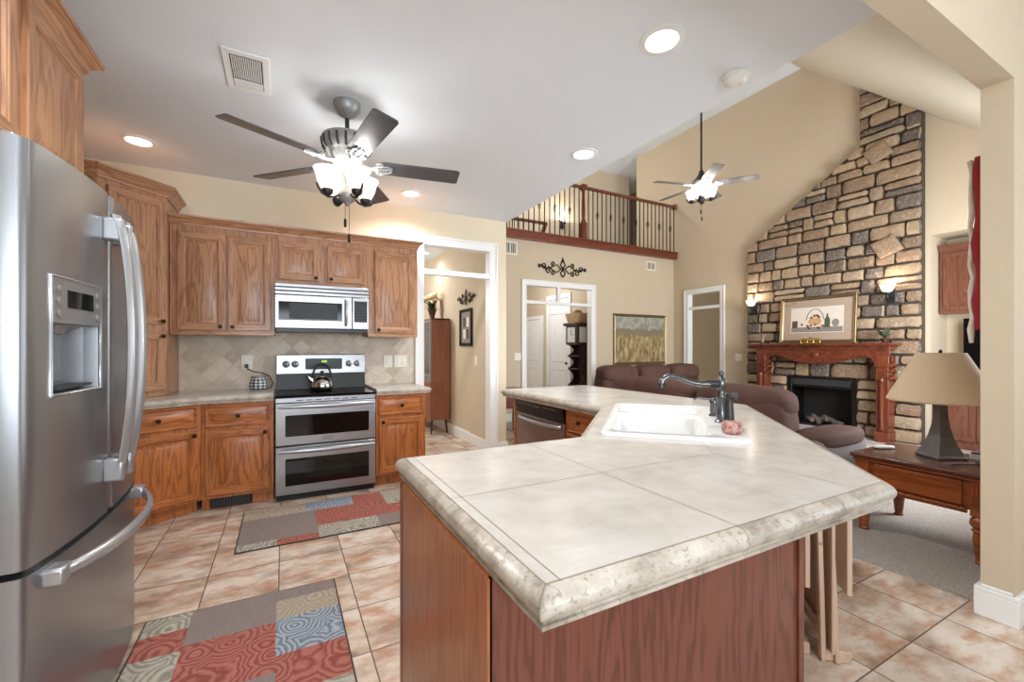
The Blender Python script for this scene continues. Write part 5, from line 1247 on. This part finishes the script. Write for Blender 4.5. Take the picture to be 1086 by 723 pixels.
# end table and what stands on it
def end_table():
    t = thing('end_table', 'carved reddish brown end table with turned legs on the carpet', 'table', (3.72, .94, .0125)); W, L = .62, .67
    MB().box(-.03, W+.03, -.03, L+.03, .525, .556).build('table_top', 'tabletop', t, bevel=.010)
    MB().box(-.015, W+.015, -.015, L+.015, .505, .525).build('top_moulding', 'tablewood', t, bevel=.006)
    mb = MB(); mb.box(.012, W-.012, .012, L-.012, .32, .505); mb.box(0, .02, .09, L-.09, .30, .33); mb.build('apron', 'tablewood', t, bevel=.003)
    d = MB().box(-.006, .012, .11, L-.11, .345, .495).build('drawer', 'tablewood', t, bevel=.004)
    mb = MB()
    for i in range(17): a = .10+i*(L-.2)/16; mb.tube([(-.004, a-.012, .318), (-.008, a+.002, .324), (-.004, a+.016, .33)], [.006, .011, .006], 6)
    mb.build('rope_moulding', 'tablewood', t, smooth=60)
    for x in (0, W):
        for y in (0, L):
            cx, cy = x+(.035 if x == 0 else -.035), y+(.035 if y == 0 else -.035)
            mb = MB(); mb.box(cx-.04, cx+.04, cy-.04, cy+.04, .29, .505)
            if x == 0 and y == 0:
                mb.lathe([(.026, .0), (.030, .01), (.024, .02), (.030, .06), (.040, .15), (.034, .19), (.046, .20), (.034, .212), (.052, .235), (.050, .265), (.034, .288), (.038, .293)], (cx, cy, 0), 18)
            else: mb.lathe([(.026, .0), (.030, .01), (.024, .02), (.030, .06), (.042, .18), (.046, .20), (.034, .212), (.052, .235), (.050, .265), (.034, .288), (.038, .293)], (cx, cy, 0), 18)
            l = mb.build('leg', 'tablewood', t, bevel=.003)
            mb = MB()
            for k in range(4): mb.box(cx-.044 if x == 0 else cx+.04, cx-.04 if x == 0 else cx+.044, cy-.03+k*.017, cy-.02+k*.017, .35, .49)
            mb.build('fluting', 'tablewood', l)
    return t
end_table(); TT = .5695
t = thing('table_lamp', 'table lamp with slate pyramid base and cream cone shade on the end table', 'lamp', (4.05, 1.25, TT), math.radians(28-60))
rg = lambda h, z: [(-h, -h, z), (h, -h, z), (h, h, z), (-h, h, z)]
MB().loft([rg(.095, .0), rg(.095, .014), rg(.086, .026), rg(.064, .085), rg(.047, .15), rg(.035, .22), rg(.028, .30), rg(.026, .36), rg(.03, .37)]).build('base', 'slate', t, smooth=0, bevel=.004)
MB().cyl((0, 0, .37), (0, 0, .50), .012).build('socket_stem', 'bronze', t)
sh = MB().lathe([(.287, .39), (.29, .40), (.130, .725), (.126, .727), (.125, .722), (.281, .397)], n=48, cap=False); 
for i in range(1): pass
s_ = sh.build('shade', 'shade', t, smooth=40)
MB().lathe([(.008, .71), (.012, .735), (.006, .75)], n=10).build('finial', 'bronze', t); mb = MB()
for a in range(3): mb.cyl((0, 0, .715), (.128*math.cos(a*2.1), .128*math.sin(a*2.1), .722), .003, n=6)
mb.cyl((0, 0, .50), (0, 0, .715), .004, n=6); mb.build('harp', 'bronze', t)
MB().tube([(.12, -.12, .008), (.05, -.22, .006), (-.12, -.22, .006)], .004, 6).build('power_cord', 'black', t)
def slab(name, label, cat, loc, rz, w_, d_, h_, m_, edge):
    t = thing(name, label, cat, loc, rz); MB().box(0, w_, 0, d_, 0, h_).build('cover', m_, t, bevel=.002); MB().box(.004, w_+.003, .004, d_-.003, .004, h_-.004).build('pages', edge, t); return t
slab('book', 'thick pale book under a magazine beside the lamp base', 'book', (4.15, .97, TT+.0005), .03, .175, .165, .038, 'paper', 'paper')
slab('magazine', 'purple magazine lying on the pale book by the lamp', 'magazine', (4.155, .975, TT+.040), .0, .16, .155, .010, 'purple', 'paper')
t = thing('remote_control', 'small white oval remote on the far corner of the end table', 'remote', (4.02, 1.56, TT+.0005), -.5)
MB().pillow((0, 0, .012), (.075, .024, .012), 3.2).build('body', 'white', t, smooth=60); MB().lathe([(.009, .0225), (.009, .0255), (.004, .026)], (.03, 0, 0), 12).build('button', 'pgry', t)
# ------------------------------------------------------------------ sofas
def sofa(label, loc, rz, seats, armL=True, armR=True, foot=None, h=1.0, side='leather', z0=.013):
    """local x along the width, front at -y"""
    t = thing('sofa', label, 'sofa', (loc[0], loc[1], z0), rz); W = sum(seats); D = .92
    MB().box(.02, W-.02, -D+.1, -.12, .03, .30).build('base', side, t, bevel=.03)
    x = 0
    for i, s in enumerate(seats):
        MB().pillow((x+s/2, -D*.52, .40), (s/2-.006, D*.40, .13), 6).build('seat_cushion', 'leather', t, smooth=60)
        b = MB().pillow((x+s/2, -.19, .58), (s/2-.004, .17, .36), 5, 7, .03, .12).build('back_cushion', 'leather', t, smooth=60)
        MB().pillow((x+s/2, -.20, h-.15), (s/2-.012, .19, .145), 3.4, 7, .0, .05).build('head_pillow', 'leather', b, smooth=60)
        if foot and i in foot:
            f = MB().pillow((x+s/2, -D-.30, .43), (s/2-.03, .34, .085), 4).build('footrest', 'suede', t, smooth=60); MB().box(x+.1, x+s-.1, -D-.1, -D+.12, .30, .36).build('footrest_link', 'black', f)
        x += s
    for on, c in ((armL, -.10), (armR, W+.10)):
        if on:
            a = MB().pillow((c, -D*.52, .33), (.12, D*.46, .30), 6).build('arm', side, t, smooth=60); MB().pillow((c, -D*.55, .60), (.135, D*.40, .075), 3.5).build('arm_pad', 'leather', a, smooth=60)
    mb = MB()
    for a in (.06, W-.06):
        for b in (-D+.16, -.16): mb.cyl((a, b, 0), (a, b, .04), .025)
    for k_, (a, b) in enumerate(((.06, -D+.16), (W-.06, -D+.16), (.06, -.16), (W-.06, -.16))): MB().cyl((a, b, 0), (a, b, .05), .025).build('foot', 'black', t)
    mb.bm.free(); return t
sofa('brown reclining sofa seen from behind with one grey footrest out, behind the island', (3.42, 1.98, 0), PI/2, [.88, 1.20], foot=[0], side='suede')
sofa('brown three cushion sofa facing the camera under the landscape painting', (4.55, 5.75, 0), 0, [.80, .76, .74], h=1.04)
t = thing('console_table', 'dark red wooden table with black legs by the wall corner left of the dishwasher', 'table', (2.62, 5.7, .0))
MB().box(0, .72, 0, .45, .66, .71).build('table_top', 'mahog', t, bevel=.006); MB().box(.03, .69, .03, .42, .42, .66).build('apron', 'mahog', t, bevel=.004)
for x in (.05, .64):
    for y in (.04, .37): MB().lathe([(.02, 0), (.03, .02), (.022, .05), (.03, .2), (.024, .36), (.034, .42)], (x+.015, y+.02, 0), 12).build('leg', 'black', t, smooth=60)
# ------------------------------------------------------------------ dining room
t = thing('china_hutch', 'brown wooden china hutch with glass front on splayed legs', 'cabinet', (2.01, 7.65, 0), -PI/2)
HW, HD = 1.25, .295
MB().box(0, HW, -.02, HD, .22, .80).build('lower_case', 'hutchwood', t, bevel=.003)
mb = MB(); mb.box(0, .025, 0.0, HD, .80, 1.79); mb.box(HW-.025, HW, 0.0, HD, .80, 1.79); mb.box(.025, HW-.025, HD-.02, HD, .80, 1.79); mb.box(0, HW, -.0, HD, 1.765, 1.79); mb.build('upper_case', 'hutchwood', t, bevel=.002)
for z_ in (1.10, 1.42): MB().box(.026, HW-.026, .03, HD-.021, z_, z_+.015).build('shelf', 'hutchwood', t)
for k in range(2): 
    d = door(t, .02+k*.61, .62+k*.61, .26, .77, .57 if k == 0 else .68, .5, mats=('hutchwood', 'hutchwood'))
    g = MB(); x0, x1 = .028+k*.598, .624+k*.598; g.box(x0, x0+.035, -.018, -.001, .805, 1.76); g.box(x1-.035, x1, -.018, -.001, .805, 1.76); g.box(x0+.035, x1-.035, -.018, -.001, 1.725, 1.76); g.box(x0+.035, x1-.035, -.018, -.001, .805, .84)
    gd = g.build('glass_door', 'silver', t); MB().box(x0+.035, x1-.035, -.011, -.007, .84, 1.725).build('pane', 'glass', gd)
for x in (.08, HW-.08):
    for y, dy in ((.03, -.02), (HD-.04, .01)): MB().cyl((x, y, .22), (x+(.03 if x > .5 else -.03), y+dy, .0), .022, .012, 10).build('leg', 'darkwood', t)
def dish(label, x, z_, kind):
    # world position inside the hutch
    o = thing('bowl' if kind == 'bowl' else 'glass_goblet', label, 'dish', (2.01+.14, 7.65-x, z_), 0, 'dishes in the china hutch')
    if kind == 'bowl': MB().lathe([(.04, 0), (.05, .008), (.085, .06), (.095, .085), (.09, .083), (.04, .014)], n=20).build('bowl_body', 'porc', o, smooth=60)
    else:
        MB().lathe([(.035, 0), (.03, .006), (.006, .012), (.005, .075)], n=14).build('stem', 'glass', o, smooth=60); MB().lathe([(.006, .075), (.035, .10), (.04, .16), (.036, .20), (.034, .199), (.034, .105)], n=16).build('cup', 'glass', o, smooth=60)
for i in range(4): dish('white bowl on the hutch bottom, one of a matching row', 1.10-.24*i, .801, 'bowl')
for i in range(4): dish('clear goblet on the lower glass shelf of the hutch', 1.12-.2*i, 1.116, 'goblet')
for i in range(4): dish('clear goblet on the upper glass shelf of the hutch', 1.12-.2*i, 1.436, 'goblet')
t = thing('flower_vase', 'dark vase of cream and peach flowers on top of the hutch', 'vase', (2.17, 6.88, 1.791))
MB().lathe([(.05, 0), (.055, .01), (.04, .03), (.05, .09), (.075, .17), (.078, .18), (.068, .178), (.03, .06)], n=20).build('vase', 'vase', t, smooth=60)
mb = MB(); r = random.Random(9)
for i in range(40):
    a = r.random()*2*PI; e = Vector((r.uniform(.08, .2)*math.cos(a), r.uniform(.08, .2)*math.sin(a), r.uniform(.16, .32))); p = Vector((0, 0, .17)); sd = Vector((-math.sin(a), math.cos(a), 0))*.022; m_ = (p+e)/2+Vector((0, 0, .03)); mb.f([mb.v(p), mb.v(m_-sd), mb.v(e), mb.v(m_+sd)])
mb.build('leaves', 'green', t, smooth=0)
for i in range(15):
    a = i*2.4; rr = .04+.125*((i % 5)/5); c = Vector((rr*math.cos(a), rr*math.sin(a), .40-rr*.7+.03*(i % 3))); mb = MB()
    for k in range(6): q = k*PI/3; mb.pillow((c.x+.022*math.cos(q), c.y+.022*math.sin(q), c.z+.004*(k % 2)), (.026, .026, .022), 2.2, 3)
    mb.pillow((c.x, c.y, c.z+.012), (.02, .02, .022), 2.2, 3); f = mb.build('flower', 'petal' if i % 3 else 'petal2', t, smooth=60)
    
# ------------------------------------------------------------------ hall
t = thing('clock_shelf', 'dark carved corner shelf tower with a white clock face in the hall', 'shelf', (5.38, 7.62, 0), -PI/2)
CW, CD = .36, .31
MB().box(.0, CW, CD-.02, CD, 0, 1.88).build('back_panel', 'darkwood', t)
for z_ in (.10, .52, .88, 1.15): MB().prism(rrect(.0, CW, .02, CD-.02, .05), z_, z_+.025).build('shelf_board', 'darkwood', t, bevel=.004)
def scal(x):
    P = [(CD-.02, .0)]; 
    for z0, z1 in ((.0, .10), (.125, .52), (.545, .88), (.905, 1.15), (1.175, 1.40)):
        for i in range(7): u = i/6; P.append((.03+.14*math.sin(PI*u)**.8, z0+(z1-z0)*u))
    P.append((CD-.02, 1.40)); MB().prism(P, x, x+.016, 'x').build('scalloped_side', 'darkwood', t)
scal(.002); scal(CW-.018)
cs = MB().box(-.01, CW+.01, -.01, CD-.021, 1.40, 1.80).build('clock_case', 'darkwood', t, bevel=.004)
MB().box(.05, CW-.05, -.016, -.010, 1.45, 1.77).build('clock_dial', 'clockface', cs); mb = MB(); mb.box(CW/2-.004, CW/2+.004, -.019, -.016, 1.61, 1.71); mb.box(CW/2, CW/2+.07, -.019, -.016, 1.606, 1.614); mb.build('clock_hand', 'black', cs)
mb = MB(); mb.box(CW+.0105, CW+.016, .06, .24, 1.45, 1.77); mb.build('side_glass', 'clockface', cs)
MB().box(-.05, CW+.05, -.06, CD-.001, 1.80, 1.86).build('cornice', 'darkwood', t, bevel=.012)
mb = MB(); mb.rings([[(.0, .0, 0), (.34, 0, 0), (.34, .26, 0), (0, .26, 0)], [(-.05, -.04, .2), (.39, -.04, .2), (.39, .3, .2), (-.05, .3, .2)]], True, True, False); mb.rings([[(-.05, -.04, .2), (.39, -.04, .2), (.39, .3, .2), (-.05, .3, .2)], [(-.03, -.02, .2), (.37, -.02, .2), (.37, .28, .2), (-.03, .28, .2)], [(.02, .02, .02), (.32, .02, .02), (.32, .24, .02), (.02, .24, .02)]], True, False, True)
t = tag(mb.build('wooden_box', 'boxwood', smooth=0), 'flared pale wooden box on top of the clock shelf', 'box'); t.location = (5.40, 7.60, 1.861); t.rotation_euler = (0, 0, -PI/2)
t = tag(MB().pillow((0, 0, .10), (.11, .11, .10), 2.0, 8).build('straw_ball', 'straw', smooth=60), 'round woven straw ball sitting in the wooden box in the hall', 'ball'); t.location = (5.53, 7.43, 1.95)
